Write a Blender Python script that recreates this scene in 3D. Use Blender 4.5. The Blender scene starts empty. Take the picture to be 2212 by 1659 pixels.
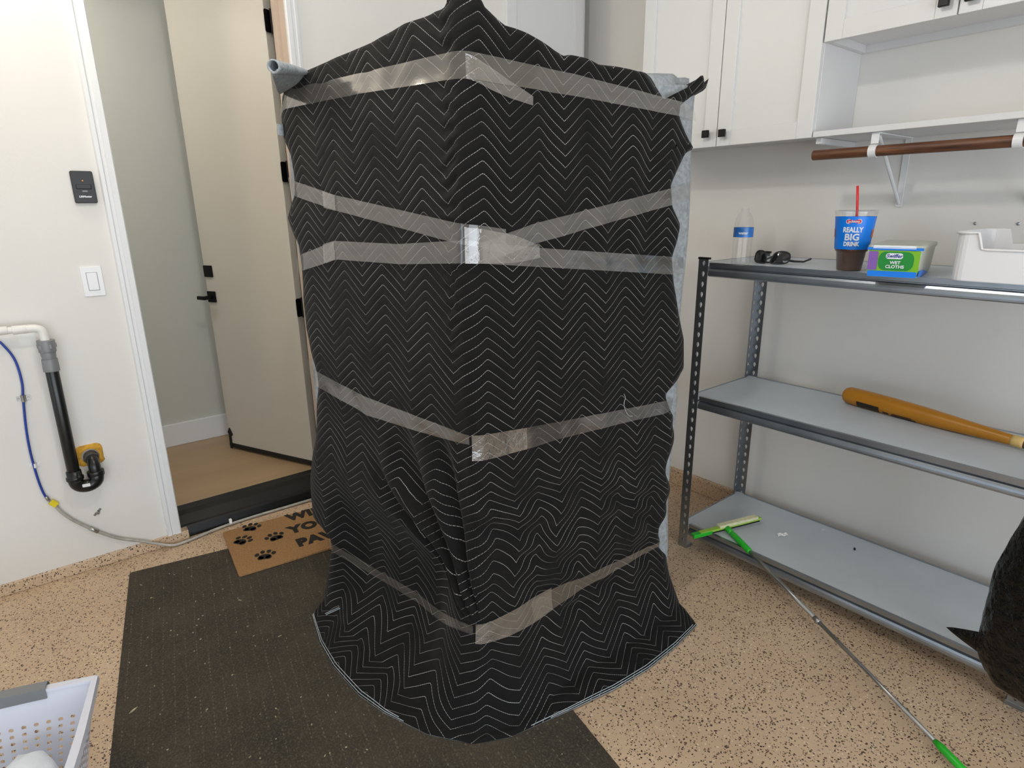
import bpy, bmesh, math, random
from mathutils import Matrix, Vector, noise
random.seed(7)
sc = bpy.context.scene
COL = sc.collection
PI = math.pi

# ------------------------------------------------------------------ camera
cam_d = bpy.data.cameras.new('camera'); cam = bpy.data.objects.new('camera', cam_d); COL.objects.link(cam)
cam_d.sensor_width = 36.0; cam_d.lens = 1310.454 * 36.0 / 2212.0; cam_d.clip_start = 0.02
def _cam():
    p, ro, ya = 0.282937272, -0.0119537967, 0.892022143
    fw = Vector((math.cos(ya)*math.cos(p), math.sin(ya)*math.cos(p), -math.sin(p)))
    r0 = Vector((math.sin(ya), -math.cos(ya), 0)); u0 = r0.cross(fw)
    r = math.cos(ro)*r0 + math.sin(ro)*u0; u = -math.sin(ro)*r0 + math.cos(ro)*u0
    m = Matrix((r, u, -fw)).transposed().to_4x4(); m.translation = (0, 0, 1.45)
    cam.matrix_world = m
_cam()
sc.camera = cam

# ------------------------------------------------------------------ light and exposure
sc.view_settings.view_transform = 'Standard'; sc.view_settings.look = 'None'
sc.view_settings.gamma = 1.0; sc.view_settings.use_curve_mapping = False
sc.view_settings.exposure = 0.45
w = bpy.data.worlds.new('sky'); sc.world = w; w.use_nodes = True
w.node_tree.nodes['Background'].inputs[0].default_value = (0.62, 0.76, 1.0, 1)
w.node_tree.nodes['Background'].inputs[1].default_value = 0.6
def light(name, kind, loc, power, color, size=0.05, sy=None, rot=None):
    l = bpy.data.lights.new(name, kind); l.energy = power; l.color = color
    if kind == 'AREA':
        l.shape = 'RECTANGLE'; l.size = size; l.size_y = sy
    else: l.shadow_soft_size = size
    o = bpy.data.objects.new(name, l); COL.objects.link(o); o.location = loc
    if rot: o.rotation_euler = rot
    return o
# daylight: the open garage door behind the camera faces the house wall; a narrower side door to the left
light('garage_door_daylight', 'AREA', (-0.9, -3.25, 1.15), 98, (0.88, 0.95, 1.0), 5.0, 2.25, (PI/2, 0, 0))
light('side_door_daylight', 'AREA', (-4.55, 1.3, 1.05), 9, (0.55, 0.78, 1.0), 2.0, 0.95, (0, -PI/2, 0))
# ceiling lamp in front of the wrapped appliance, and the warm bulb over the house door
light('ceiling_lamp', 'POINT', (0.50, 1.08, 2.58), 19, (1.0, 0.97, 0.92), 0.055)
light('warm_bulb', 'POINT', (0.0, 2.60, 2.58), 10, (1.0, 0.88, 0.70), 0.05)
light('hallway_lamp', 'POINT', (-0.1, 3.50, 2.48), 9.5, (1.0, 0.97, 0.92), 0.08)

# ------------------------------------------------------------------ materials
def srgb(r, g, b):
    f = lambda c: (c/255/12.92 if c/255 <= .04045 else ((c/255+.055)/1.055)**2.4)
    return (f(r), f(g), f(b), 1)
class NT:
    def __init__(s, m): s.t = m.node_tree; s.n = s.t.nodes; s.l = s.t.links
    def new(s, typ, **kw):
        n = s.n.new(typ)
        for k, v in kw.items(): setattr(n, k, v)
        return n
    def math(s, op, a, b=None, clamp=False):
        n = s.new('ShaderNodeMath', operation=op, use_clamp=clamp)
        for i, x in enumerate((a, b)):
            if x is None: continue
            if isinstance(x, (int, float)): n.inputs[i].default_value = x
            else: s.l.new(x, n.inputs[i])
        return n.outputs[0]
    def mix(s, fac, a, b):
        n = s.new('ShaderNodeMix', data_type='RGBA')
        for i, x in ((0, fac), (6, a), (7, b)):
            if isinstance(x, (int, float, tuple)): n.inputs[i].default_value = x
            else: s.l.new(x, n.inputs[i])
        return n.outputs[2]
    def noise(s, scale, detail=3, vec=None, rough=.5):
        n = s.new('ShaderNodeTexNoise'); n.inputs['Scale'].default_value = scale
        n.inputs['Detail'].default_value = detail; n.inputs['Roughness'].default_value = rough
        if vec is not None: s.l.new(vec, n.inputs['Vector'])
        return n.outputs['Fac']
    def ramp(s, fac, p0, p1, c0=(0, 0, 0, 1), c1=(1, 1, 1, 1)):
        n = s.new('ShaderNodeValToRGB'); e = n.color_ramp.elements
        e[0].position = p0; e[1].position = p1; e[0].color = c0; e[1].color = c1
        s.l.new(fac, n.inputs[0]); return n.outputs[0]
    def coord(s, which='Object'): return s.new('ShaderNodeTexCoord').outputs[which]
def mat(name, col, rough=.6, metal=0., bump=None, var=None, **kw):
    """plain procedural material: colour with a little noise variation and fine bump"""
    m = bpy.data.materials.new(name); m.use_nodes = True; t = NT(m); b = t.n['Principled BSDF']
    b.inputs['Base Color'].default_value = col; b.inputs['Roughness'].default_value = rough
    b.inputs['Metallic'].default_value = metal
    for k, v in kw.items(): b.inputs[k.replace('_', ' ')].default_value = v
    co = t.coord()
    if var:
        sc_, amt = var
        d = tuple(c*(1-amt) for c in col[:3]) + (1,); e = tuple(min(1, c*(1+amt)) for c in col[:3]) + (1,)
        t.l.new(t.mix(t.ramp(t.noise(sc_, 4, co), .3, .7), d, e), b.inputs['Base Color'])
    if bump:
        bs, strength, dist = bump
        n = t.new('ShaderNodeBump'); n.inputs['Strength'].default_value = strength; n.inputs['Distance'].default_value = dist
        t.l.new(t.noise(bs, 4, co), n.inputs['Height']); t.l.new(n.outputs[0], b.inputs['Normal'])
    return m
M = {}
M['wall'] = mat('wall_paint', srgb(229, 226, 221), .65, bump=(140, .12, .002), var=(1.5, .015))
M['hall_wall'] = mat('hall_paint', srgb(198, 199, 190), .6, bump=(140, .1, .002), var=(1.5, .015))
M['ceiling'] = mat('ceiling_paint', srgb(225, 222, 216), .8, bump=(60, .1, .002))
M['trim'] = mat('trim_paint', srgb(228, 229, 230), .4, var=(3, .01))
M['jamb'] = mat('jamb_paint', srgb(196, 176, 158), .5, var=(4, .03))
M['door'] = mat('door_paint', srgb(194, 188, 175), .45, bump=(50, .05, .001), var=(2, .012))
M['cab'] = mat('cabinet_lacquer', srgb(218, 218, 218), .35, var=(3, .008))
M['black'] = mat('black_plastic', srgb(26, 26, 27), .4, var=(30, .1))
M['blackmetal'] = mat('black_hardware', srgb(20, 20, 22), .35, .6, var=(30, .1))
M['rubber'] = mat('black_rubber', srgb(18, 17, 16), .7, bump=(80, .2, .002), var=(20, .25))
M['sill'] = mat('black_sill', srgb(16, 17, 17), .42, .2, bump=(25, .15, .002), var=(12, .3))
M['white'] = mat('white_plastic', srgb(236, 236, 238), .3, var=(6, .01))
M['greyplastic'] = mat('grey_plastic', srgb(126, 128, 130), .4, var=(8, .05))
M['pvc'] = mat('white_pvc', srgb(232, 231, 226), .35, var=(10, .03))
M['abs'] = mat('black_pipe', srgb(22, 24, 23), .3, var=(15, .2), bump=(50, .05, .001))
M['couple'] = mat('rubber_sleeve', srgb(70, 66, 62), .55, var=(25, .15))
M['foam'] = mat('spray_foam', srgb(212, 158, 52), .8, bump=(60, .8, .01), var=(40, .25))
M['bluetube'] = mat('blue_tube', srgb(30, 62, 150), .35, var=(20, .15))
M['hose'] = mat('braided_hose', srgb(176, 172, 164), .35, .3, bump=(500, .4, .002), var=(40, .15))
M['yellow'] = mat('yellow_tag', srgb(226, 204, 20), .45, var=(30, .08))
M['steel'] = mat('steel', srgb(170, 170, 168), .3, .9, var=(30, .15))
M['galv'] = mat('galvanised_steel', srgb(158, 164, 170), .33, .92, bump=(40, .05, .001), var=(9, .10))
M['board'] = mat('grey_shelf_board', srgb(200, 208, 215), .42, bump=(90, .05, .001), var=(5, .05))
M['clear'] = None
M['rod'] = None
M['lining'] = mat('blue_grey_felt', srgb(150, 156, 160), .95, bump=(220, .6, .003), var=(90, .22))
M['hallfloor'] = None
M['straw'] = mat('red_straw', srgb(222, 40, 42), .35, var=(20, .05))
M['blue'] = mat('blue_print', srgb(0, 126, 238), .35, var=(8, .05))
M['bluelabel'] = mat('blue_label', srgb(44, 112, 190), .3, var=(40, .3))
M['red'] = mat('red_print', srgb(208, 44, 60), .4, var=(20, .05))
M['orange'] = mat('orange_print', srgb(206, 104, 62), .4, var=(20, .06))
M['print'] = mat('white_print', srgb(226, 232, 236), .5, var=(40, .04))
M['bluetext'] = mat('navy_print', srgb(44, 60, 150), .5, var=(40, .05))
M['cola'] = mat('dark_cola', srgb(88, 54, 34), .3, var=(12, .3))
M['green'] = mat('green_print', srgb(20, 140, 50), .35, var=(6, .06))
M['lime'] = mat('lime_print', srgb(122, 186, 36), .35, var=(6, .06))
M['purple'] = mat('purple_print', srgb(134, 92, 176), .35, var=(6, .08))
M['tub'] = mat('translucent_tub', srgb(186, 190, 176), .3, var=(8, .05))
M['bright_green'] = mat('bright_green_plastic', srgb(34, 178, 40), .35, var=(10, .08))
M['lime_plastic'] = mat('lime_plastic', srgb(160, 206, 70), .4, var=(20, .1))
M['pad'] = mat('pale_scrub_pad', srgb(226, 226, 186), .9, bump=(400, .6, .003), var=(60, .1))
M['bag'] = mat('black_bag_film', srgb(7, 8, 8), .16, bump=(42, 1.0, .02), var=(10, .3), Specular_IOR_Level=.28)
M['blackcloth'] = mat('plain_black_cloth', srgb(13, 13, 13), .9, bump=(60, .3, .004), var=(20, .2))
M['bat'] = mat('ochre_bat_paint', srgb(184, 122, 24), .35, var=(8, .08))
M['grip'] = mat('worn_grip_tape', srgb(92, 70, 50), .7, bump=(90, .4, .003), var=(30, .3))
M['tapecream'] = mat('cream_tape', srgb(214, 180, 112), .6, var=(30, .12))
M['paper'] = mat('paper', srgb(232, 232, 230), .8, var=(30, .03))
M['cloth'] = mat('white_cloth', srgb(226, 232, 238), .9, bump=(40, .4, .01), var=(9, .04))
M['basket'] = mat('lilac_white_plastic', srgb(222, 224, 236), .35, var=(6, .015))
M['lens'] = mat('dark_lens', srgb(26, 27, 29), .08, var=(5, .1))
M['ink'] = mat('black_print', srgb(34, 29, 24), .9, bump=(300, .5, .003), var=(120, .35))
M['batink'] = mat('worn_black_print', srgb(40, 30, 18), .5, var=(160, .6))
M['led'] = mat('amber_led', srgb(235, 150, 60), .3, var=(30, .02))
M['threadline'] = mat('pale_thread', srgb(176, 186, 192), .8, var=(200, .3))
M['chip'] = mat('dry_chip', srgb(168, 158, 128), .8, var=(60, .35))
M['leaf'] = mat('green_leaf', srgb(140, 190, 60), .6, var=(60, .2))
M['dark'] = mat('dark_crumb', srgb(40, 30, 30), .8, var=(60, .2))

def m_floor():
    m = bpy.data.materials.new('flake_epoxy'); m.use_nodes = True; t = NT(m); b = t.n['Principled BSDF']
    co = t.coord()
    base = t.mix(t.ramp(t.noise(2.2, 5, co), .32, .68), srgb(200, 173, 143), srgb(216, 190, 160))
    base = t.mix(t.math('MULTIPLY', t.noise(26, 4, co), .35), base, srgb(186, 158, 130))
    # warped coordinates make the flakes irregular
    wn = t.new('ShaderNodeTexNoise'); wn.inputs['Scale'].default_value = 90; t.l.new(co, wn.inputs['Vector'])
    vm = t.new('ShaderNodeVectorMath', operation='MULTIPLY_ADD'); t.l.new(wn.outputs['Color'], vm.inputs[0])
    vm.inputs[1].default_value = (.010, .010, .010); t.l.new(co, vm.inputs[2])
    out = base
    for sc_, c, lo, hi, seed in ((165, srgb(54, 38, 31), .25, .0, 0), (120, srgb(92, 68, 54), .10, .0, 3.3), (170, srgb(228, 212, 184), .10, .0, 7.1), (200, srgb(134, 106, 86), .14, .0, 11.7)):
        ad = t.new('ShaderNodeVectorMath', operation='ADD'); t.l.new(vm.outputs[0], ad.inputs[0]); ad.inputs[1].default_value = (seed, seed*1.7, 0)
        v = t.new('ShaderNodeTexVoronoi', voronoi_dimensions='3D'); v.inputs['Scale'].default_value = sc_; t.l.new(ad.outputs[0], v.inputs['Vector'])
        sep = t.new('ShaderNodeSeparateColor'); t.l.new(v.outputs['Color'], sep.inputs[0])
        pick = t.math('LESS_THAN', sep.outputs[0], lo)
        near = t.math('LESS_THAN', v.outputs['Distance'], .40)
        out = t.mix(t.math('MULTIPLY', pick, near), out, c)
    # worn dirty patches with a shape of their own
    dirt = t.ramp(t.noise(3.1, 6, co, .62), .62, .80)
    out = t.mix(t.math('MULTIPLY', dirt, .35), out, srgb(150, 118, 94))
    t.l.new(out, b.inputs['Base Color']); b.inputs['Roughness'].default_value = .5
    bp = t.new('ShaderNodeBump'); bp.inputs['Strength'].default_value = .12; bp.inputs['Distance'].default_value = .003
    t.l.new(t.noise(160, 3, co), bp.inputs['Height']); t.l.new(bp.outputs[0], b.inputs['Normal'])
    return m
M['floor'] = m_floor()
def m_wood(name, c0, c1, scale, rough, axis):
    m = bpy.data.materials.new(name); m.use_nodes = True; t = NT(m); b = t.n['Principled BSDF']
    mp = t.new('ShaderNodeMapping'); t.l.new(t.coord(), mp.inputs[0]); s = [scale]*3; s[axis] = scale*.06; mp.inputs['Scale'].default_value = s
    t.l.new(t.mix(t.ramp(t.noise(1.0, 6, mp.outputs[0], .6), .34, .66), c0, c1), b.inputs['Base Color'])
    b.inputs['Roughness'].default_value = rough
    return m
M['rod'] = m_wood('dark_wood', srgb(66, 40, 26), srgb(124, 80, 52), 90, .45, 1)
M['hallfloor'] = m_wood('vinyl_plank', srgb(166, 140, 108), srgb(176, 149, 115), 9, .4, 0)
def m_rug():
    m = bpy.data.materials.new('ribbed_rug'); m.use_nodes = True; t = NT(m); b = t.n['Principled BSDF']; co = t.coord()
    base = t.mix(t.ramp(t.noise(5, 5, co), .3, .7), srgb(50, 44, 36), srgb(68, 61, 50))
    base = t.mix(t.ramp(t.noise(180, 2, co), .45, .75), base, srgb(84, 78, 64))
    v = t.new('ShaderNodeTexVoronoi'); v.inputs['Scale'].default_value = 34; t.l.new(co, v.inputs['Vector'])
    sep = t.new('ShaderNodeSeparateColor'); t.l.new(v.outputs['Color'], sep.inputs[0])
    f = t.math('MULTIPLY', t.math('LESS_THAN', v.outputs['Distance'], .09), t.math('LESS_THAN', sep.outputs[1], .35))
    base = t.mix(t.math('MULTIPLY', f, .6), base, srgb(150, 142, 120))
    def along(vec, pitch):
        d_ = t.new('ShaderNodeVectorMath', operation='DOT_PRODUCT'); t.l.new(co, d_.inputs[0]); d_.inputs[1].default_value = vec
        return t.math('FRACT', t.math('DIVIDE', t.math('ADD', d_.outputs['Value'], 20.0), pitch))
    row_ = t.math('LESS_THAN', t.math('ABSOLUTE', t.math('SUBTRACT', along((.9835, -.181, 0), .034), .5)), .05)
    dsh = t.math('LESS_THAN', along((.181, .9835, 0), .017), .5)
    f2 = t.math('MULTIPLY', t.math('MULTIPLY', row_, dsh), t.ramp(t.noise(30, 3, co), .42, .62))
    t.l.new(t.mix(t.math('MULTIPLY', f2, .55), base, srgb(128, 118, 98)), b.inputs['Base Color'])
    b.inputs['Roughness'].default_value = .95
    bp = t.new('ShaderNodeBump'); bp.inputs['Strength'].default_value = .6; bp.inputs['Distance'].default_value = .004
    t.l.new(t.math('ADD', t.noise(90, 3, co), t.noise(320, 2, co)), bp.inputs['Height']); t.l.new(bp.outputs[0], b.inputs['Normal'])
    return m
M['rug'] = m_rug()
M['coir'] = mat('coir', srgb(172, 130, 84), .95, bump=(420, .9, .006), var=(160, .22))
def m_quilt():
    """black quilted cloth: zig-zag stitch rows from the cloth's own UV metres"""
    m = bpy.data.materials.new('black_quilted_cloth'); m.use_nodes = True; t = NT(m); b = t.n['Principled BSDF']
    uv = t.new('ShaderNodeUVMap', uv_map='cloth'); sp = t.new('ShaderNodeSeparateXYZ'); t.l.new(uv.outputs[0], sp.inputs[0])
    u, v = sp.outputs[0], sp.outputs[1]
    fr = t.math('FRACT', t.math('DIVIDE', t.math('ADD', u, 17.0-.037+.085), .17))
    T = t.math('MULTIPLY', t.math('ABSOLUTE', t.math('SUBTRACT', fr, .5)), 2.0)
    T = t.math('POWER', t.math('ADD', t.math('POWER', T, 2.0), .0025), .5)   # slightly rounded peaks
    q = t.math('DIVIDE', t.math('ADD', v, t.math('MULTIPLY', T, .068)), .0278)
    row = t.math('FLOOR', t.math('ADD', q, .5))
    d = t.math('ABSOLUTE', t.math('SUBTRACT', q, row))                    # 0 on a stitch row, 0.5 between
    line = t.math('LESS_THAN', d, .024)
    dash = t.math('GREATER_THAN', t.math('FRACT', t.math('DIVIDE', t.math('ADD', u, 9.0), .0052)), .22)
    n1 = t.noise(9, 3, uv.outputs[0])
    stitch = t.math('MULTIPLY', t.math('MULTIPLY', line, dash), t.ramp(n1, .25, .6))
    cloth = t.mix(t.ramp(t.noise(14, 4, uv.outputs[0]), .3, .7), srgb(9, 9, 9), srgb(16, 15, 15))
    cloth = t.mix(t.math('MULTIPLY', t.noise(900, 1, uv.outputs[0]), .3), cloth, srgb(24, 23, 22))
    t.l.new(t.mix(t.math('MULTIPLY', stitch, .9), cloth, srgb(188, 187, 183)), b.inputs['Base Color'])
    b.inputs['Roughness'].default_value = .85
    b.inputs['Sheen Weight'].default_value = .05; b.inputs['Sheen Roughness'].default_value = .5
    b.inputs['Specular IOR Level'].default_value = .22
    puff = t.math('POWER', t.math('MULTIPLY', d, 2.0), .5)
    h = t.math('ADD', puff, t.math('MULTIPLY', t.noise(60, 3, uv.outputs[0]), .5))
    bp = t.new('ShaderNodeBump'); bp.inputs['Strength'].default_value = .30; bp.inputs['Distance'].default_value = .005
    t.l.new(h, bp.inputs['Height']); t.l.new(bp.outputs[0], b.inputs['Normal'])
    return m
M['quilt'] = m_quilt()
def m_film(name, tint, alpha, rough, bscale, bstr, gloss=.12, edge=.5):
    """thin clear film: mostly transparent, with a milky haze and a glossy skin"""
    m = bpy.data.materials.new(name); m.use_nodes = True; t = NT(m)
    t.n.remove(t.n['Principled BSDF']); o = t.n['Material Output']
    tr = t.new('ShaderNodeBsdfTransparent'); df = t.new('ShaderNodeBsdfDiffuse'); df.inputs[0].default_value = tint
    gl = t.new('ShaderNodeBsdfGlossy'); gl.inputs['Roughness'].default_value = rough
    co = t.coord()
    mx = t.new('ShaderNodeMixShader'); t.l.new(tr.outputs[0], mx.inputs[1]); t.l.new(df.outputs[0], mx.inputs[2])
    if bscale:
        uvn = t.new('ShaderNodeUVMap', uv_map='strip'); mp = t.new('ShaderNodeMapping'); t.l.new(uvn.outputs[0], mp.inputs[0]); mp.inputs['Scale'].default_value = (bscale[0], bscale[1], 1)
        nz = t.noise(1.0, 4, mp.outputs[0], .55)
        t.l.new(t.math('MULTIPLY', t.ramp(nz, .2, .75, (.45, .45, .45, 1)), alpha*1.5), mx.inputs[0])
        bp = t.new('ShaderNodeBump'); bp.inputs['Strength'].default_value = bstr; bp.inputs['Distance'].default_value = .006
        t.l.new(nz, bp.inputs['Height']); t.l.new(bp.outputs[0], gl.inputs['Normal'])
    else: mx.inputs[0].default_value = alpha
    lw = t.new('ShaderNodeLayerWeight'); lw.inputs[0].default_value = .35
    m2 = t.new('ShaderNodeMixShader'); t.l.new(mx.outputs[0], m2.inputs[1]); t.l.new(gl.outputs[0], m2.inputs[2])
    t.l.new(t.math('ADD', t.math('MULTIPLY', lw.outputs['Facing'], edge), gloss, True), m2.inputs[0])
    t.l.new(m2.outputs[0], o.inputs[0])
    return m
M['tape'] = m_film('clear_packing_tape', srgb(190, 180, 168), .105, .14, (2.5, 60), .10, .075, .35)
M['tape_crumpled'] = m_film('crumpled_packing_tape', srgb(200, 190, 178), .14, .10, (26, 34), .9, .11, .4)
M['clear'] = m_film('clear_plastic', srgb(220, 222, 222), .02, .06, 0, 0, .03, .22)

# ------------------------------------------------------------------ mesh helpers
class MB:
    def __init__(s): s.v = []; s.f = []; s.mi = []
    def add(s, vs, fs, mi=0, X=None):
        o = len(s.v)
        s.v += [tuple(X @ Vector(p)) if X is not None else tuple(p) for p in vs]
        s.f += [tuple(o+i for i in f) for f in fs]; s.mi += [mi]*len(fs); return s
    def box(s, x0, x1, y0, y1, z0, z1, mi=0, X=None):
        vs = [(x, y, z) for z in (z0, z1) for y in (y0, y1) for x in (x0, x1)]
        return s.add(vs, [(0, 2, 3, 1), (4, 5, 7, 6), (0, 1, 5, 4), (2, 6, 7, 3), (0, 4, 6, 2), (1, 3, 7, 5)], mi, X)
    def prism(s, poly, fn, a, b, mi=0):
        """poly: 2-D ccw outline, fn(p, t) -> xyz, swept from a to b"""
        n = len(poly); vs = [fn(p, a) for p in poly] + [fn(p, b) for p in poly]
        return s.add(vs, [tuple(range(n))[::-1], tuple(range(n, 2*n))] + [(i, (i+1) % n, n+(i+1) % n, n+i) for i in range(n)], mi)
    def lathe(s, prof, c=(0, 0, 0), n=24, mi=0, X=None, cap=True):
        vs = []; fs = []
        for r, z in prof:
            for k in range(n): vs.append((c[0]+r*math.cos(2*PI*k/n), c[1]+r*math.sin(2*PI*k/n), c[2]+z))
        m = len(prof)
        for j in range(m-1):
            for k in range(n): fs.append((j*n+k, j*n+(k+1) % n, (j+1)*n+(k+1) % n, (j+1)*n+k))
        if cap: fs.append(tuple(range(n))[::-1]); fs.append(tuple(range((m-1)*n, m*n)))
        return s.add(vs, fs, mi, X)
    def tube(s, path, r, n=10, mi=0, cap=True):
        P = [Vector(p) for p in path]; vs = []; fs = []; m = len(P)
        rr = r if isinstance(r, (list, tuple)) else [r]*m
        ref = None
        for i, p in enumerate(P):
            d = (P[min(i+1, m-1)]-P[max(i-1, 0)]).normalized()
            if ref is None: ref = Vector((0, 0, 1)) if abs(d.z) < .9 else Vector((1, 0, 0))
            a = (ref - d*ref.dot(d)).normalized(); ref = a; b = d.cross(a)
            for k in range(n):
                th = 2*PI*k/n; vs.append(p + rr[i]*(a*math.cos(th)+b*math.sin(th)))
        for i in range(m-1):
            for k in range(n): fs.append((i*n+k, i*n+(k+1) % n, (i+1)*n+(k+1) % n, (i+1)*n+k))
        if cap: fs.append(tuple(range(n))[::-1]); fs.append(tuple(range((m-1)*n, m*n)))
        return s.add(vs, fs, mi)
    def grid(s, rows, mi=0):
        """rows: list of equally long lists of points"""
        n = len(rows[0]); vs = [p for r in rows for p in r]
        return s.add(vs, [(j*n+i, j*n+i+1, (j+1)*n+i+1, (j+1)*n+i) for j in range(len(rows)-1) for i in range(n-1)], mi)
    def mesh(s, name, mats):
        me = bpy.data.meshes.new(name); me.from_pydata([tuple(p) for p in s.v], [], s.f)
        for m in (mats if isinstance(mats, (list, tuple)) else [mats]): me.materials.append(m)
        me.polygons.foreach_set('material_index', s.mi); me.update(); return me
    def build(s, name, mats, parent=None, smooth=False, bevel=0, solid=0, seg=2, angle=40, auto=None):
        o = bpy.data.objects.new(name, s.mesh(name, mats)); COL.objects.link(o)
        if smooth: o.data.polygons.foreach_set('use_smooth', [True]*len(o.data.polygons))
        if solid:
            md = o.modifiers.new('thickness', 'SOLIDIFY'); md.thickness = abs(solid); md.offset = 0
        if bevel:
            md = o.modifiers.new('edge', 'BEVEL'); md.width = bevel; md.segments = seg; md.limit_method = 'ANGLE'; md.angle_limit = math.radians(angle)
            if smooth: md.harden_normals = False
        if parent is not None:
            o.parent = parent; o.matrix_parent_inverse = Matrix.Translation(-parent.location) if parent.type == 'EMPTY' else Matrix()
        return o
def tag(o, label, cat, group=None):
    o['label'] = label; o['category'] = cat
    if group: o['group'] = group
    return o
def thing(name, label, cat, loc=(0, 0, 0), group=None):
    o = bpy.data.objects.new(name, None); COL.objects.link(o); o.location = loc; o.empty_display_size = .05
    return tag(o, label, cat, group)
def struct(o, label=None):
    o['kind'] = 'structure'
    if label: o['label'] = label
    return o
def spline(pts, n=8):
    """Catmull-Rom through the points"""
    P = [Vector(p) for p in pts]; P = [P[0]*2-P[1]] + P + [P[-1]*2-P[-2]]; out = []
    for i in range(1, len(P)-2):
        for k in range(n):
            t = k/n; a, b, c, d = P[i-1], P[i], P[i+1], P[i+2]
            out.append(.5*((2*b)+(c-a)*t+(2*a-5*b+4*c-d)*t*t+(3*b-a-3*c+d)*t**3))
    out.append(P[-2]); return out
def interp(x, tab):
    if x <= tab[0][0]: return tab[0][1]
    for (a, fa), (b, fb) in zip(tab, tab[1:]):
        if x <= b:
            t = (x-a)/(b-a); return fa+(fb-fa)*t
    return tab[-1][1]
def rrect(w_, h_, r, n=4):
    """rounded rectangle outline, ccw, centred"""
    out = []
    for cx, cy, a0 in ((w_/2-r, h_/2-r, 0), (-w_/2+r, h_/2-r, 90), (-w_/2+r, -h_/2+r, 180), (w_/2-r, -h_/2+r, 270)):
        for k in range(n+1):
            a = math.radians(a0+90*k/n); out.append((cx+r*math.cos(a), cy+r*math.sin(a)))
    return out
def plate(mb, poly, o, right, up, out, depth, mi=0):
    """flat solid of outline poly standing on a surface: o + x*right + y*up, thickness depth along out"""
    o, right, up, out = map(Vector, (o, right, up, out))
    return mb.prism(poly, lambda p, t: tuple(o + right*p[0] + up*p[1] + out*t), 0, depth, mi)
def text_geo(body, size, offset=0.0, spacing=1.0, shear=0.0):
    cu = bpy.data.curves.new('lettering', 'FONT'); cu.body = body; cu.size = size; cu.align_x = 'CENTER'; cu.align_y = 'CENTER'
    cu.offset = offset; cu.space_character = spacing; cu.shear = shear; cu.resolution_u = 3
    ob = bpy.data.objects.new('lettering', cu); COL.objects.link(ob)
    dg = bpy.context.evaluated_depsgraph_get(); dg.update()
    ev = ob.evaluated_get(dg); me = ev.to_mesh()
    vs = [tuple(v.co) for v in me.vertices]; fs = [tuple(p.vertices) for p in me.polygons]
    ev.to_mesh_clear(); bpy.data.objects.remove(ob); bpy.data.curves.remove(cu)
    return vs, fs
def letters(name, body, size, o, right, up, out, m, parent, lift=.0006, sx=1.0, thick=0, **kw):
    vs, fs = text_geo(body, size, **kw); o, right, up, out = map(Vector, (o, right, up, out))
    mb = MB(); mb.add([tuple(o+right*(x*sx)+up*y+out*(lift+thick)) for x, y, z in vs], fs)
    if thick:   # give the letters a body
        bm = bmesh.new(); n = len(vs)
        me = mb.mesh(name, m); bm.from_mesh(me)
        r = bmesh.ops.extrude_face_region(bm, geom=bm.faces[:])
        bmesh.ops.translate(bm, verts=[e for e in r['geom'] if isinstance(e, bmesh.types.BMVert)], vec=-out*thick)
        bm.to_mesh(me); bm.free()
        ob = bpy.data.objects.new(name, me); COL.objects.link(ob)
        ob.parent = parent; ob.matrix_parent_inverse = Matrix.Translation(-parent.location) if parent.type == 'EMPTY' else Matrix()
        return ob
    return mb.build(name, m, parent)

# ------------------------------------------------------------------ the setting
YL, XR, ZC = 2.88, 2.59, 2.90        # left wall face, right wall face, ceiling
DX0, DX1, DZ = .373, 1.10, 2.50      # house-door opening
struct(MB().box(-4.6, XR+.14, -3.3, YL+.07, -.12, 0).build('floor', M['floor']), 'tan epoxy garage floor full of dark and cream flakes')
m_ = MB(); m_.box(-4.6, DX0, YL, YL+.14, .05, ZC); m_.box(DX1, XR+.14, YL, YL+.14, .05, ZC); m_.box(DX0, DX1, YL, YL+.14, DZ, ZC)
struct(m_.build('wall_left', M['wall']), 'white painted garage wall with the house doorway')
struct(MB().box(XR, XR+.14, -3.3, YL, .0, ZC).build('wall_right', M['wall']), 'white painted garage wall behind the steel shelving')
m_ = MB(); m_.box(-4.6, -3.42, -3.44, -3.3, 0, ZC); m_.box(1.62, XR+.14, -3.44, -3.3, 0, ZC); m_.box(-3.42, 1.62, -3.44, -3.3, 2.28, ZC)
struct(m_.build('wall_back', M['wall']), 'garage wall with the open door opening')
m_ = MB(); m_.box(-4.74, -4.6, -3.3, .8, 0, ZC); m_.box(-4.74, -4.6, 1.8, YL+.14, 0, ZC); m_.box(-4.74, -4.6, .8, 1.8, 2.06, ZC)
struct(m_.build('wall_front', M['wall']), 'garage wall with a narrow side doorway')
struct(MB().box(-4.6, XR+.14, -3.3, YL+.14, ZC, ZC+.1).build('ceiling', M['ceiling']))
struct(MB().box(-4.6, .402, YL-.009, YL+.10, 0, .05).build('baseboard_left', M['floor'], bevel=.004), 'epoxy coated curb at the foot of the left wall')
struct(MB().box(DX1, XR-.022, YL-.009, YL+.10, 0, .05).build('baseboard_left_far', M['floor'], bevel=.004))
struct(MB().box(XR-.022, XR+.05, -3.3, YL, 0, .085).build('baseboard_right', M['floor'], bevel=.004), 'epoxy coated curb at the foot of the right wall')
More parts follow.
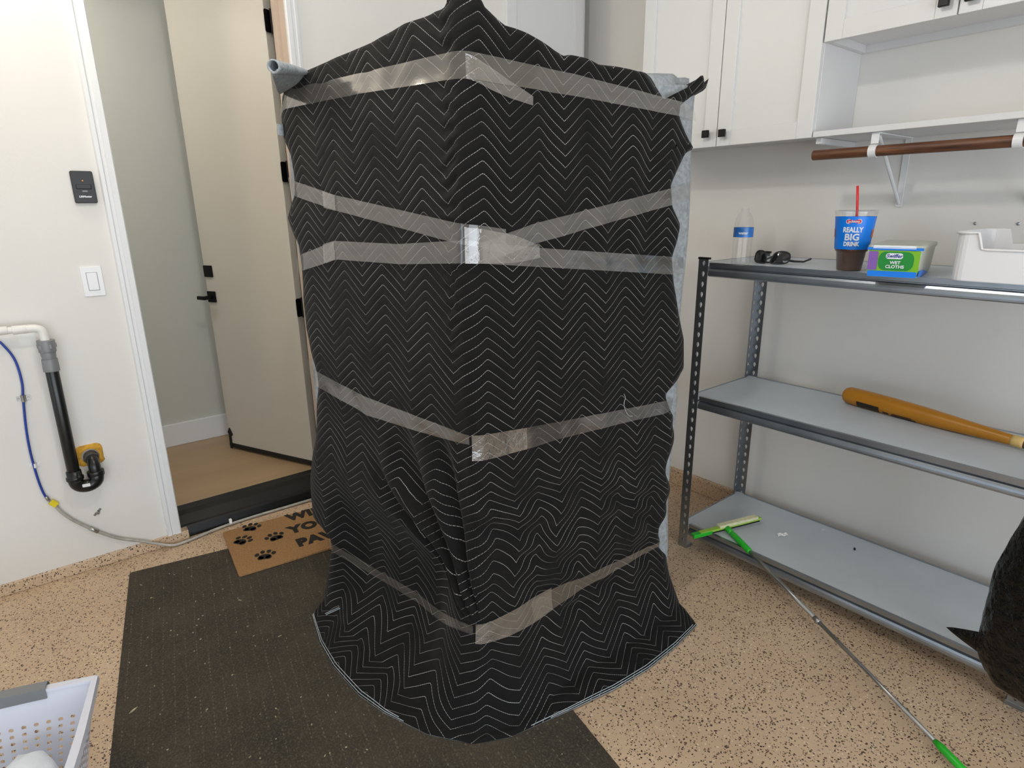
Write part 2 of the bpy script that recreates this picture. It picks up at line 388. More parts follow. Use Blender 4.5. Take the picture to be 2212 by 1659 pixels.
# hallway of the house beyond the doorway
struct(MB().box(-1.3, 2.3, 2.985, 4.0, -.05, .10).build('floor_hallway', M['hallfloor']), 'tan hallway floor beyond the doorway')
struct(MB().box(-1.3, 2.3, 3.93, 4.02, .10, 2.65).build('wall_hallway', M['hall_wall']), 'grey green hallway wall beyond the doorway')
struct(MB().box(-1.42, -1.3, 3.02, 4.02, .10, 2.65).build('wall_hallway_left', M['hall_wall']))
struct(MB().box(2.3, 2.42, 3.02, 4.02, .10, 2.65).build('wall_hallway_right', M['hall_wall']))
struct(MB().box(-1.42, 2.42, 3.02, 4.02, 2.65, 2.72).build('ceiling_hallway', M['ceiling']))
struct(MB().box(-1.3, 2.3, 3.914, 3.93, .10, .236).build('baseboard_hallway', M['trim'], bevel=.003), 'tall white baseboard in the hallway')
# casing: stepped profile down both sides of the opening and across the top
prof = [(0, 0), (0, .006), (.004, .016), (.016, .018), (.020, .013), (.030, .013), (.034, .019), (.052, .019), (.056, .014), (.056, 0)]
m_ = MB()
m_.prism(prof, lambda p, t: (DX0-.056+p[0], YL-p[1], t), .05, DZ+.056)
m_.prism(prof, lambda p, t: (DX1+.056-p[0], YL-p[1], t), .05, DZ+.056)
m_.prism(prof, lambda p, t: (t, YL-p[1], DZ+.056-p[0]), DX0, DX1)
struct(m_.build('trim_1', M['trim']), 'white moulded casing around the house door')
m_ = MB(); m_.box(DX1-.004, DX1+.03, YL+.001, YL+.145, .10, DZ); m_.box(DX1-.016, DX1, YL+.062, YL+.10, .10, DZ)
m_.box(DX0-.03, DX0+.002, YL+.001, YL+.145, .10, DZ); m_.box(DX0-.03, DX1+.03, YL+.001, YL+.145, DZ-.004, DZ+.03)
struct(m_.build('trim_2', M['jamb']), 'tan door jamb lining the doorway')
# black sloping sill under the doorway
prof = [(2.899, 0), (3.05, 0), (3.05, .1005), (2.985, .1015), (2.960, .088), (2.925, .056), (2.914, .052), (2.908, .044), (2.902, .016)]
m_ = MB(); m_.prism(prof, lambda p, t: (t, p[0], p[1]), DX0+.002, DX1)
struct(m_.build('trim_3', M['sill'], bevel=.002), 'black stepped sill below the house doorway')

# house door, swung open into the hallway
dr = bpy.data.objects.new('door_1', None); COL.objects.link(dr); dr.location = (1.075, 3.06, .115)
struct(dr, 'cream flush door standing open into the hallway')
Hh = Vector((1.075, 3.06, 0)); Fr = Vector((.805, 3.655, 0)); dd = (Fr-Hh); DL = dd.length; dd.normalize(); dn = Vector((dd.y, -dd.x, 0))  # dn: towards +x (hall face)
DXm = Matrix((dd, dn, Vector((0, 0, 1)))).transposed().to_4x4(); DXm.translation = Hh      # local x along door, y through it
MB().box(0, DL, 0, .042, .135, 2.47, 0, DXm).build('slab', M['door'], dr, bevel=.002)
MB().box(-.002, DL+.004, -.003, .045, .112, .138, 0, DXm).build('door_sweep', M['rubber'], dr, bevel=.003)
# arrow-shaped corner seal at the free bottom corner
arrow = [(-.006, -.105), (.010, -.105), (.012, -.02), (.024, -.02), (.026, -.008), (.006, .030), (-.012, .0), (-.004, -.012)]
m_ = MB(); m_.prism(arrow, lambda p, t: tuple(DXm @ Vector((DL-.010-p[0]*.9, t, .205+p[1]*.95))), -.007, -.0005); m_.build('corner_seal', M['rubber'], dr)
def on_door(name, x, z, poly, d, m, par=None, y0=0):
    mb = MB(); mb.prism(poly, lambda p, t: tuple(DXm @ Vector((x-p[0], -y0-t, z+p[1]))), 0, d); return mb.build(name, m, par or dr, bevel=.002)
on_door('deadbolt_plate', DL-.036, 1.138, rrect(.062, .062, .004), .010, M['blackmetal'])
rose = on_door('handle_rose', DL-.036, 1.000, rrect(.060, .060, .004), .010, M['blackmetal'])
m_ = MB(); m_.lathe([(.011, 0), (.011, .045)], n=14, X=DXm @ Matrix.Translation((DL-.036, -.008, .998)) @ Matrix.Rotation(PI/2, 4, 'X'))
m_.box(DL-.048, DL+.014, -.062, -.044, .988, 1.008, 0, DXm)
m_.build('lever', M['blackmetal'], dr, bevel=.004)
for z in (2.262, 1.625, .977):
    m_ = MB()
    m_.prism(rrect(.034, .092, .008), lambda p, t: (1.083+p[0]*.92, 3.050-t+p[0]*.43, z+p[1]), 0, .004)
    m_.tube([(1.100, 3.045, z-.05), (1.100, 3.045, z+.05)], .0065, 10)
    m_.box(1.1005, 1.1035, 2.985, 3.045, z-.046, z+.046)
    m_.build('hinge', M['blackmetal'], dr)

# ------------------------------------------------------------------ the wrapped appliance
Cc = Vector((.845, 1.205)); dL_ = (Vector((.735, 2.0))-Cc).normalized(); dR_ = (Vector((1.70, 1.19))-Cc).normalized()
nL = Vector((-dL_.y, dL_.x)); nR = Vector((dR_.y, -dR_.x))
RC = .022
def plan(u, off=0.):
    """point and outward normal on the wrapped front, u metres from the corner (negative: left side)"""
    if u <= -RC: p, n = Cc+dL_*(-u), nL
    elif u >= RC: p, n = Cc+dR_*u, nR
    else:
        t = (u+RC)/(2*RC); a = Cc+dL_*RC; b = Cc+dR_*RC
        p = (1-t)**2*a+2*t*(1-t)*Cc+t*t*b
        tg = (2*(1-t)*(Cc-a)+2*t*(b-Cc)).normalized(); n = Vector((tg.y, -tg.x))
    return p+n*off, n
UL_T = [(-.02, .86), (.127, .827), (.217, .805), (.268, .809), (.296, .853), (.324, .925), (.388, .920), (.492, .910), (.594, .872), (.673, .833), (.769, .811), (.875, .781), (.94, .787), (1.0, .805), (1.067, .819), (1.156, .822), (1.273, .809), (1.344, .815), (1.388, .846), (1.427, .866), (1.49, .821), (1.554, .804), (1.616, .807), (1.669, .836), (1.728, .837), (1.777, .822), (1.80, .80), (1.84, .79)]
UR_T = [(-.02, .90), (.125, .855), (.213, .843), (.293, .804), (.357, .83), (.439, .846), (.548, .840), (.689, .852), (.756, .845), (.823, .803), (.843, .801), (.88, .86), (.915, .890), (1.015, .876), (1.098, .842), (1.217, .798), (1.292, .783), (1.348, .808), (1.391, .822), (1.449, .772), (1.508, .759), (1.566, .796), (1.599, .817), (1.619, .855), (1.661, .817), (1.703, .781), (1.738, .786), (1.769, .85), (1.79, .90), (1.83, .918)]
ZT_T = [(-.83, 1.812), (-.76, 1.815), (-.642, 1.829), (-.506, 1.837), (-.314, 1.846), (-.186, 1.861), (-.086, 1.862), (-.044, 1.866), (-.026, 1.885), (-.005, 1.93), (.02, 1.925), (.04, 1.886), (.052, 1.868), (.083, 1.851), (.107, 1.840), (.14, 1.838), (.173, 1.834), (.218, 1.824), (.26, 1.811), (.3, 1.801), (.317, 1.807), (.378, 1.806), (.418, 1.796), (.489, 1.799), (.56, 1.798), (.60, 1.794), (.65, 1.766), (.693, 1.742), (.74, 1.770), (.80, 1.808), (.84, 1.823), (.86, 1.800), (.88, 1.806), (.916, 1.822)]
ZC_T = [(.62, 1.799), (.651, 1.798), (.70, 1.784), (.770, 1.764), (.856, 1.740), (.878, 1.768), (.905, 1.806), (.922, 1.823), (.934, 1.817), (.952, 1.797), (.972, 1.803), (.988, 1.820), (1.0, 1.823)]
HEM_T = [(-1, (.621, 1.962)), (-.82, (.585, 1.80)), (-.62, (.574, 1.665)), (-.42, (.585, 1.50)), (-.27, (.613, 1.386)), (-.12, (.672, 1.235)), (-.0, (.752, 1.128)), (.1, (.844, 1.078)), (.28, (1.043, 1.039)), (.45, (1.21, 1.010)), (.6, (1.358, .998)), (.8, (1.52, 1.005)), (1, (1.662, 1.024))]
def hem(c):
    for (a, pa), (b, pb) in zip(HEM_T, HEM_T[1:]):
        if c <= b: return Vector(pa).lerp(Vector(pb), (c-a)/(b-a))
    return Vector(HEM_T[-1][1])
def sstep(a, b, x):
    t = max(0, min(1, (x-a)/(b-a))); return t*t*(3-2*t)
def wrinkle(u, z):
    d = .0045*noise.noise((u*5, z*3.5, 1.7)) + .0022*noise.noise((u*16, z*11, 5.1))
    if u < 0:
        # folds fanning out of the lower corner across the left side
        dx, dz = -(u-.03), z-.27; r = math.hypot(dx, dz); th = math.degrees(math.atan2(dz, dx))
        k = sstep(.06, .16, r)*(1-sstep(.45, .72, r))*sstep(28, 42, th)*(1-sstep(70, 84, th))
        wv = math.sin(math.radians(th)*24+2.6*noise.noise((u*4, z*4, 9)))
        # the lower left of the cloth is sucked in under the folds
        d -= .058*sstep(.03, .13, z)*(1-sstep(.34, .58, z))*sstep(-.80, -.62, u)*(1-sstep(-.22, -.03, u))
        d += .026*k*(abs(wv)**.75*math.copysign(1, wv)-.4)
        # shallow pull from the left tape towards the corner
        d -= .010*sstep(-.75, -.5, u)*(1-sstep(-.35, -.12, u))*sstep(.55, .7, z)*(1-sstep(.75, .95, z))
        # small creases beside the upper corner
        d += .0035*math.sin(z*150+6*noise.noise((u*20, z*7, 2)))*sstep(-.11, -.05, u)*(1-sstep(-.03, -.012, u))*sstep(.95, 1.2, z)
    else:
        k = sstep(.12, .25, z)*(1-sstep(.62, .82, z))
        d += k*.011*math.sin(z*58+u*20+5*noise.noise((u*4, z*5, 4)))*(.55+.45*noise.noise((u*7, z*6, 8)))
        d += .006*k*noise.noise((u*9, z*9, 12))
        d += .004*math.sin(u*46+3*noise.noise((u*3, z*3, 7)))*sstep(1.15, 1.3, z)*(1-sstep(1.6, 1.75, z))
    for zt in TAPE_Z(u): d -= .0035*math.exp(-((z-zt)/.045)**2)
    return d
def TAPE_Z(u):
    if u < 0: return (1.75, 1.52-.13*(u+.8)/.8 if u > -.8 else 1.52, .90)
    return (1.75-.02*u, 1.33-.05*u, .86-.05*u, .30)
def flare(c, z):
    # how far the cloth has swung out towards its hem: a soft cone at the corner, a crease on the floor at the sides
    side = sstep(.08, .42, abs(c)); f = .86-.38*side
    top = .50-.20*side
    if z > top: return 0.
    return f*((top-z)/top)**(1.7+.5*side)
def cloth_pt(c, u, z, lift=0.):
    p, n = plan(u, .012+wrinkle(u, z)+lift)
    # the free side edges curl backwards, away from the viewer
    edge = max(0, abs(c)-.93)/.07
    p = p-n*(.014 if c < 0 else .026)*edge*edge
    p = p.lerp(hem(c), flare(c, z))
    return Vector((p.x, p.y, z))
# columns denser near the corner
cols = []
NL, NR = 92, 96
for i in range(NL): cols.append(-(1-i/NL)**1.15)
for i in range(NR+1): cols.append((i/NR)**1.15)
NZ = 190
ctr = Vector((1.27, 1.66))
rows = []; uvs = []
cuv = lambda u: (u if u >= .037 else .037+(u-.037)*.90)
tops = []
for c in cols:
    u0 = c*(.825 if c < 0 else .912); tops.append((u0, interp(u0, ZT_T) if c < .62 else interp(c, ZC_T)))
for k, (wt, dz) in enumerate(((.85, -.02), (.45, 0.), (.18, .004), (.06, .006), (.02, .004))):
    r = []; q = []
    for c, (u0, zt) in zip(cols, tops):
        p = cloth_pt(c, c*interp(zt, UL_T if c < 0 else UR_T), zt); xy = Vector((p.x, p.y)).lerp(ctr, wt)
        zz = zt+dz if wt < .3 else zt*(1-wt)+1.79*wt
        if c > .60: zz = zz+(zt-.004-.30*wt-zz)*sstep(.60, .66, c)
        r.append((xy.x, xy.y, zz)); q.append((cuv(u0), zt+wt*.5))
    rows.append(r); uvs.append(q)
for j in range(NZ+1):
    t = j/NZ; r = []; q = []
    for c, (u0, zt) in zip(cols, tops):
        z = zt+( .022-zt)*t; u = c*interp(z, UL_T if c < 0 else UR_T)
        r.append(tuple(cloth_pt(c, u, z)))
        # sagging cloth: the stitch rows ripple with the wrinkles low down
        sag = .034*noise.noise((u*5, z*6, 3))*(1-sstep(.55, .95, z))+.004*noise.noise((u*6, z*5, 8))
        q.append((cuv(u)+sag*.6, z+sag))
    rows.append(r); uvs.append(q)
for k in range(1, 9):
    t = k/8; r = []; q = []
    for i, (c, (u0, zt)) in enumerate(zip(cols, tops)):
        a = Vector(rows[5+NZ][i]); h = hem(c); b = Vector((h.x, h.y, .011+.004*noise.noise((c*9, 3, 1))))
        p = a.lerp(b, t); p.z = .022+( .010-.022)*t + .006*math.sin(PI*t)*(.5+.5*noise.noise((c*7, t*2, 6)))
        r.append(tuple(p)); q.append((uvs[5+NZ][i][0], uvs[5+NZ][i][1]-t*(a-b).length))
    rows.append(r); uvs.append(q)
app = thing('wrapped_appliance', 'tall appliance wrapped in black quilted moving blankets held by clear packing tape', 'appliance', (1.2, 1.6, 0))
mb = MB(); mb.grid(rows)
me = mb.mesh('front_blanket', [M['quilt'], M['lining']])
uvl = me.uv_layers.new(name='cloth'); flat = [q for r in uvs for q in r]
for lp in me.loops: uvl.data[lp.index].uv = flat[lp.vertex_index]
me.polygons.foreach_set('use_smooth', [True]*len(me.polygons))
# faces must look outwards
cn = me.polygons[len(cols)*60+20].normal
if cn.dot(Vector((nL.x, nL.y, 0))) < 0: me.flip_normals()
blk = bpy.data.objects.new('front_blanket', me); COL.objects.link(blk); blk.parent = app; blk.matrix_parent_inverse = Matrix.Translation(-app.location)
blk['label'] = 'black zigzag quilted moving blanket'
md = blk.modifiers.new('thickness', 'SOLIDIFY'); md.thickness = .006; md.offset = -1; md.material_offset = 1; md.material_offset_rim = 1
# double hem stitching along the floor edge
def surf_row(t):
    out = []
    for i, c in enumerate(cols):
        a = Vector(rows[5+NZ][i]); f = t*8; k = min(7, int(f)); p = Vector(rows[5+NZ+k][i]).lerp(Vector(rows[5+NZ+k+1][i]), f-k)
        out.append(p+Vector((0, 0, .0015)))
    return out
for t, lo, hi in ((.965, 0, 70), (.90, 0, 68), (.965, 118, 189), (.90, 112, 187)):
    pts = surf_row(t)[lo:hi]; MB().tube(pts, .0011, 5).build('hem_stitching', M['threadline'], blk)
# short double seam on the left flap of the hem
sp = [Vector((.655, 1.93, .03)), Vector((.70, 1.905, .05)), Vector((.725, 1.90, .075))]
for o_ in (0, .008): MB().tube([p+Vector((-.004, -o_-.02, .004)) for p in sp], .0011, 5).build('hem_stitching', M['threadline'], blk)

# grey felt blanket wrapped round the back, showing past the side edges of the black one
def ring(z, grow=0.):
    UA, UB = .832+grow+.016*sstep(1.2, 1.4, z), .868+grow
    pts = [Cc+dL_*.30-nL*0, Cc+dL_*(UA-.05)]
    A2 = Cc+dL_*UA; D2 = A2+dR_*UB; B2 = Cc+dR_*UB
    out = []
    def corner(P, d_in, d_out, r, n=7):
        for k in range(n+1):
            t = k/n; out.append((1-t)**2*(P-d_in*r)+2*t*(1-t)*P+t*t*(P+d_out*r))
    out.append(Cc+dL_*.05+dR_*.05)
    for k in range(1, 8): out.append(Cc+dL_*(.05+(UA-.12)*k/7)-nL*.07*(1-sstep(.8, 1, k/7)))
    corner(A2, dL_, dR_, .05)
    for k in range(1, 6): out.append(A2.lerp(D2, k/6))
    corner(D2, dR_, -dL_, .05)
    for k in range(1, 6): out.append(D2.lerp(B2, k/6))
    corner(B2, -dL_, -dR_, .05)
    for k in range(1, 8): out.append(B2-dR_*(.05+(UB-.11)*k/7)-nR*.07*sstep(0, .25, k/7))
    return out
gr = []
for j in range(61):
    z = .04+1.745*j/60; r = []
    g = .012*noise.noise((z*2.3, 1, 4))+.014*math.sin(z*9.5+.7)*.5
    for i, p in enumerate(ring(z, g)):
        q = p+Vector((noise.noise((p.x*4, p.y*4, z*3)), noise.noise((p.x*4+9, p.y*4, z*3))))*.006
        r.append((q.x, q.y, z))
    r.append(r[0]); gr.append(r)
cap = [(p[0]*.98+ctr.x*.02, p[1]*.98+ctr.y*.02, 1.792) for p in gr[-1]]; gr.append(cap)
gr.append([(p[0]*.02+ctr.x*.98, p[1]*.02+ctr.y*.98, 1.80) for p in gr[-1]])
bb = MB().grid(gr); nc = len(gr[0])-1
bb.mi = [0 if (5 <= k % nc <= 17 or 32 <= k % nc <= 44) else 1 for k in range(len(bb.f))]   # felt lining turned out at the two front edges
b2 = bb.build('back_blanket', [M['lining'], M['blackcloth']], app, smooth=True); b2['label'] = 'back blanket with its blue grey felt lining turned out along the edges'
# the appliance itself inside the wrapping
A3 = Cc+dL_*.77+dR_*.085; B3 = Cc+dL_*.085+dR_*.82; C3 = Cc+dL_*.085+dR_*.085; D3 = Cc+dL_*.77+dR_*.82
m_ = MB(); m_.prism([tuple(C3), tuple(B3), tuple(D3), tuple(A3)], lambda p, t: (p[0], p[1], t), .012, 1.775); m_.build('appliance_body', M['white'], app, bevel=.01)

# rolled lining at the upper left corner
def on_left(u, z, off): p, n = plan(u, off); return Vector((p.x, p.y, z))
tip = Vector((.600, 1.685, 1.798)); bas = Vector((.752, 1.842, 1.826)); axd = (bas-tip).normalized()
sa_ = axd.cross(Vector((0, 0, 1))).normalized(); sb_ = sa_.cross(axd)
m_ = MB(); rr = []
for k in range(15):   # hollow roll, open towards the viewer
    t = k/14; r0 = .0150*(1-.72*t**1.4); row = []
    for a in range(37):
        th = -2.0+2*PI*1.22*a/36; rad = r0*(1.06-.20*a/36)
        row.append(tuple(tip.lerp(bas, t)+rad*(sa_*math.cos(th)+sb_*math.sin(th))))
    rr.append(row)
m_.grid(rr); m_.build('rolled_edge', M['lining'], app, smooth=True, solid=.0035)
m_ = MB(); rr = []
for k in range(13):   # the sheet running from the roll back to the taped side
    t = k/12; row = []
    for a in range(9):
        s = a/8; A_ = tip.lerp(bas, s)-sb_*.014*(1-.6*s)-sa_*.006; B_ = on_left(-.812+.11*s, 1.792+.012*s, .004)
        q = A_.lerp(B_, t); q.z -= .018*math.sin(PI*t)*(1-s); row.append(tuple(q))
    rr.append(row)
m_.grid(rr); m_.build('folded_edge', M['lining'], app, smooth=True, solid=.003)
m_ = MB(); rr = []
for k in range(8):   # small curl below the tape
    t = k/7; row = []
    for a in range(17):
        th = 2*PI*a/16*.85; row.append(tuple(on_left(-.815-.009*math.cos(th)*(1-.3*t), 1.705-.034*t, .016+.008*math.sin(th))))
    rr.append(row)
m_.grid(rr); m_.build('folded_edge', M['lining'], app, smooth=True, solid=.003)
# folded-over lining at the upper right corner: two soft pleats behind the black edge
def on_right(u, z, off): p, n = plan(u, off); return Vector((p.x, p.y, z))
rr = []
tabT = [(.55, 1.802), (.70, 1.812), (.832, 1.824), (.86, 1.816), (.90, 1.822), (.925, 1.822)]
for k in range(9):
    t = k/8; row = []
    for a in range(60):
        u = .57+.355*a/59; zt = interp(u, tabT)+.013; zb = 1.70; uu = .57+(u-.57)*(1-.22*t)
        row.append(tuple(on_right(uu, zt+(zb-zt)*t, -.095+.075*t-.006*math.sin(a/59*PI*2.2))))
    rr.append(row)
MB().grid(rr).build('folded_edge', M['lining'], app, smooth=True, solid=.005)

# clear packing tape, strip by strip: (u, z top, z bottom) stations
def tape(st, lift=.017, crumpled=False, lean=0.):
    rr = []
    us = []
    for (u0, a0, b0), (u1, a1, b1) in zip(st, st[1:]):
        m = max(2, int(abs(u1-u0)/.012))
        for k in range(m):
            t = k/m; us.append((u0+(u1-u0)*t, a0+(a1-a0)*t, b0+(b1-b0)*t))
    us.append(st[-1])
    for u, a, b in us:
        row = []
        for k in range(7):
            s = k/6; z = a+(b-a)*s
            p, nn = plan(u, lift+.0025*noise.noise((u*14, z*25, 3))+max(-.004, wrinkle(u, z))*.4+lean*(s-.5))
            e = max(0, abs(u)-.76)*.28; p = p-nn*e
            if z < .45:
                c = max(-1, min(1, u/(interp(z, UL_T if u < 0 else UR_T)))); p = p.lerp(hem(c), flare(c, z)) + nn*.004
            row.append((p.x, p.y, z))
        rr.append(row)
    o = MB().grid(rr).build('tape_strip', M['tape_crumpled' if crumpled else 'tape'], app, smooth=True)
    lay = o.data.uv_layers.new(name='strip'); LU = [q[0] for q in us]
    for lp in o.data.loops: lay.data[lp.index].uv = (LU[lp.vertex_index//7], (lp.vertex_index % 7)/6*.05)
    return o
tape([(-.845, 1.782, 1.727), (-.80, 1.796, 1.742), (-.35, 1.785, 1.735), (0, 1.778, 1.721), (.335, 1.766, 1.714), (.79, 1.738, 1.697), (.85, 1.736, 1.695)], lean=.010)
tape([(.005, 1.772, 1.722), (.06, 1.752, 1.705), (.12, 1.728, 1.692), (.185, 1.702, 1.682)], .0185, True)
tape([(-.84, 1.552, 1.503), (-.80, 1.544, 1.497), (-.535, 1.490, 1.447), (0, 1.414, 1.366), (.10, 1.400, 1.340)])
tape([(.03, 1.372, 1.322), (.182, 1.410, 1.360), (.757, 1.506, 1.457), (.85, 1.526, 1.477)], .0185)
tape([(-.84, 1.296, 1.244), (-.80, 1.306, 1.256), (-.60, 1.352, 1.298), (-.555, 1.362, 1.308), (-.25, 1.362, 1.310), (0, 1.378, 1.325), (.03, 1.372, 1.322), (.212, 1.350, 1.302), (.785, 1.294, 1.240), (.85, 1.290, 1.236)], .019)
tape([(-.005, 1.408, 1.324), (.03, 1.402, 1.322), (.12, 1.386, 1.318), (.205, 1.356, 1.326)], .0205, True)
tape([(-.56, 1.362, 1.308), (-.625, 1.350, 1.294)], .0205)
tape([(-.535, 1.490, 1.447), (-.60, 1.503, 1.456)], .0205)
tape([(-.84, .952, .896), (-.79, .936, .880), (-.60, .912, .856), (-.464, .898, .838), (-.2, .892, .848), (-.01, .888, .862)])
tape([(-.004, .890, .820), (.06, .884, .815), (.16, .874, .812)], .0200, True)
tape([(.10, .880, .814), (.16, .874, .812), (.282, .863, .810), (.55, .842, .796), (.812, .822, .780), (.86, .816, .776)], .0185)
tape([(-.82, .268, .236), (-.55, .285, .254), (-.29, .300, .266), (-.01, .325, .300)])
tape([(-.004, .334, .276), (.08, .336, .268), (.17, .337, .262), (.25, .335, .262)], .0200, True)
tape([(.17, .325, .266), (.25, .328, .262), (.32, .322, .266), (.39, .313, .270), (.6, .304, .277), (.805, .296, .282)], .0185)

# ------------------------------------------------------------------ cabinets
def shaker(parent, axis, a0, a1, z0, z1, face, knob=None):
    """door with frame and recessed panel; axis 'y' = on the right wall (faces -x), 'x' = on the left wall (faces -y)"""
    fw_ = .058
    def B(mb, p0, p1, q0, q1, d0, d1):
        if axis == 'y': mb.box(face+d0, face+d1, p0, p1, q0, q1)
        else: mb.box(p0, p1, face+d0, face+d1, q0, q1)
    m = MB(); B(m, a0+fw_, a1-fw_, z0+fw_, z1-fw_, .010, .019)
    door = MB()
    for p0, p1, q0, q1 in ((a0, a0+fw_, z0, z1), (a1-fw_, a1, z0, z1), (a0+fw_, a1-fw_, z0, z0+fw_), (a0+fw_, a1-fw_, z1-fw_, z1)): B(door, p0, p1, q0, q1, 0, .020)
    d = door.build('door', M['cab'], parent, bevel=.0015)
    m.build('panel', M['cab'], d)
    if knob:
        y, z = knob; k = MB(); k.box(face-.014, face, y-.006, y+.006, z-.006, z+.006); k.box(face-.026, face-.013, y-.014, y+.014, z-.014, z+.014)
        k.build('knob', M['blackmetal'], d, bevel=.002)
XF = 2.28
t = thing('wall_cabinet', 'tall white shaker wall cabinet with two doors and black square knobs', 'cabinet', (XF+.15, 1.51, 1.69))
m_ = MB(); m_.box(XF+.02, XR-.001, 1.12, 1.138, 1.678, 2.86); m_.box(XF+.02, XR-.001, 1.882, 1.90, 1.678, 2.86)
m_.box(XF+.02, XR-.001, 1.138, 1.882, 1.694, 1.712); m_.box(XF+.02, XR-.001, 1.138, 1.882, 2.842, 2.86); m_.box(XR-.012, XR-.001, 1.138, 1.882, 1.712, 2.842); m_.box(XF+.02, XR-.012, 1.138, 1.882, 2.25, 2.268)
m_.build('body', M['cab'], t, bevel=.001)
shaker(t, 'y', 1.508, 1.897, 1.676, 2.855, XF, (1.545, 1.725))
shaker(t, 'y', 1.122, 1.504, 1.676, 2.855, XF, (1.470, 1.722))
t = thing('wall_cabinet', 'short white shaker wall cabinet hung higher over the clothes rod shelf', 'cabinet', (XF+.15, .75, 1.98))
m_ = MB(); m_.box(XF+.02, XR-.001, 1.100, 1.119, 1.980, 2.86); m_.box(XF+.02, XR-.001, .345, .363, 1.980, 2.86)
m_.box(XF+.02, XR-.001, .363, 1.100, 2.004, 2.022); m_.box(XF+.02, XR-.001, .363, 1.100, 2.842, 2.86); m_.box(XR-.02, XR-.001, .363, 1.100, 1.980, 2.842)
m_.build('body', M['cab'], t, bevel=.001)
shaker(t, 'y', .734, 1.116, 1.977, 2.855, XF, (.765, 2.016))
shaker(t, 'y', .348, .730, 1.977, 2.855, XF, (.699, 2.016))
t = thing('wall_cabinet', 'white shaker cabinet in the corner on the house door wall', 'cabinet', (2.2, 2.65, 1.69))
m_ = MB(); m_.box(1.955, 1.973, 2.45, YL-.001, 1.69, 2.86); m_.box(2.437, 2.455, 2.45, YL-.001, 1.69, 2.86); m_.box(1.973, 2.437, 2.45, YL-.001, 1.70, 1.72); m_.box(1.973, 2.437, 2.45, YL-.001, 2.84, 2.86); m_.box(1.973, 2.437, YL-.012, YL-.001, 1.72, 2.84)
m_.box(2.455, 2.475, 2.447, 2.466, 1.69, 2.86)
m_.build('body', M['cab'], t, bevel=.001)
shaker(t, 'x', 1.957, 2.448, 1.688, 2.855, 2.43)

# shelf board with rod brackets, and the clothes rod
t = thing('closet_shelf', 'white wall shelf board carried by white metal brackets beside the tall cabinet', 'shelf', (2.43, .6, 1.67))
MB().box(XF+.002, XR-.001, .02, 1.118, 1.676, 1.695).build('board', M['cab'], t, bevel=.0015)
m_ = MB(); m_.box(XF+.03, XR-.001, 1.098, 1.1185, 1.655, 1.6755); m_.build('end_cleat', M['cab'], t, bevel=.002)
for y in (.915, .528):
    b = MB()
    b.box(XR-.006, XR-.001, y-.011, y+.011, 1.436, 1.6755); b.box(2.30, XR-.006, y-.016, y+.016, 1.6705, 1.6755)
    b.tube([(2.325, y, 1.668), (XR-.006, y, 1.448)], .0065, 8)
    b.box(2.296, 2.301, y-.012, y+.012, 1.64, 1.6755)
    br = b.build('bracket', M['trim'], t, bevel=.001)
    hk = MB(); hk.tube([(2.30+.021*math.cos(a), y, 1.617+.021*math.sin(a)) for a in [PI*.55+PI*1.15*k/14 for k in range(15)]], .0035, 6)
    rb = []
    for k in range(15):
        a = PI*.55+PI*1.15*k/14; rb.append([(2.30+.0195*math.cos(a), y+s*.012, 1.617+.0195*math.sin(a)) for s in (-1, 1)])
    hk2 = MB().grid(rb); hk2.build('rod_hook', M['trim'], br, solid=.003)
    sw = MB(); sw.lathe([(.005, 0), (.004, .003)], n=10, X=Matrix.Translation((XR-.006, y, 1.452)) @ Matrix.Rotation(-PI/2, 4, 'Y')); sw.build('screw', M['steel'], br)
m_ = MB(); m_.tube([(2.30, 1.116, 1.617), (2.30, .05, 1.617)], .0172, 18)
tag(m_.build('clothes_rod', M['rod'], None, smooth=True, bevel=.002, angle=60), 'dark brown wooden clothes rod hung under the white shelf', 'rod')
for y, g in ((.669, 'left'), (.551, 'right')):
    o = MB().lathe([(.004, 0), (.005, .004), (.002, .006)], n=10, X=Matrix.Translation((XR-.0005, y, 1.38)) @ Matrix.Rotation(-PI/2, 4, 'Y')).build('wall_screw', M['steel'])
    tag(o, 'small steel screw in the right wall above the white bin, %s of the two' % g, 'screw', 'screws above the white bin')

# ------------------------------------------------------------------ steel shelving
SX0, SX1, SY0, SY1, SH = 2.075, 2.53, .185, 1.405, 1.254
def holed(mb, fn, w_, z0, n, ch, cx):
    """strip of n cells with a keyhole through each; fn(a, z) -> xyz"""
    K = []
    for k in range(4):
        for j in range(4): K.append([(j/4, 0), (1, j/4), (1-j/4, 1), (0, 1-j/4)][k])
    for i in range(n):
        zb = z0+i*ch; out = [(w_*p, zb+ch*q) for p, q in K]; inn = []
        for a, z in out:
            th = math.atan2(z-zb-ch*.5, (a-cx)*.9); s = math.sin(th); rx = .0062 if s > -.3 else .0040
            inn.append((cx+rx*math.cos(th), zb+ch*.5+.0105*s))
        vs = [fn(*p) for p in out]+[fn(*p) for p in inn]
        mb.add(vs, [(j, (j+1) % 16, 16+(j+1) % 16, 16+j) for j in range(16)])
pm = MB()
holed(pm, lambda a, z: (0, -a, z), .042, .014, 31, .04, .023)
holed(pm, lambda a, z: (a, 0, z), .032, .014, 31, .04, .017)
post_me = pm.mesh('post', M['galv'])
unit = thing('shelving_unit', 'galvanised steel shelving unit with three grey shelves against the right wall', 'shelving', (2.3, .8, 0))
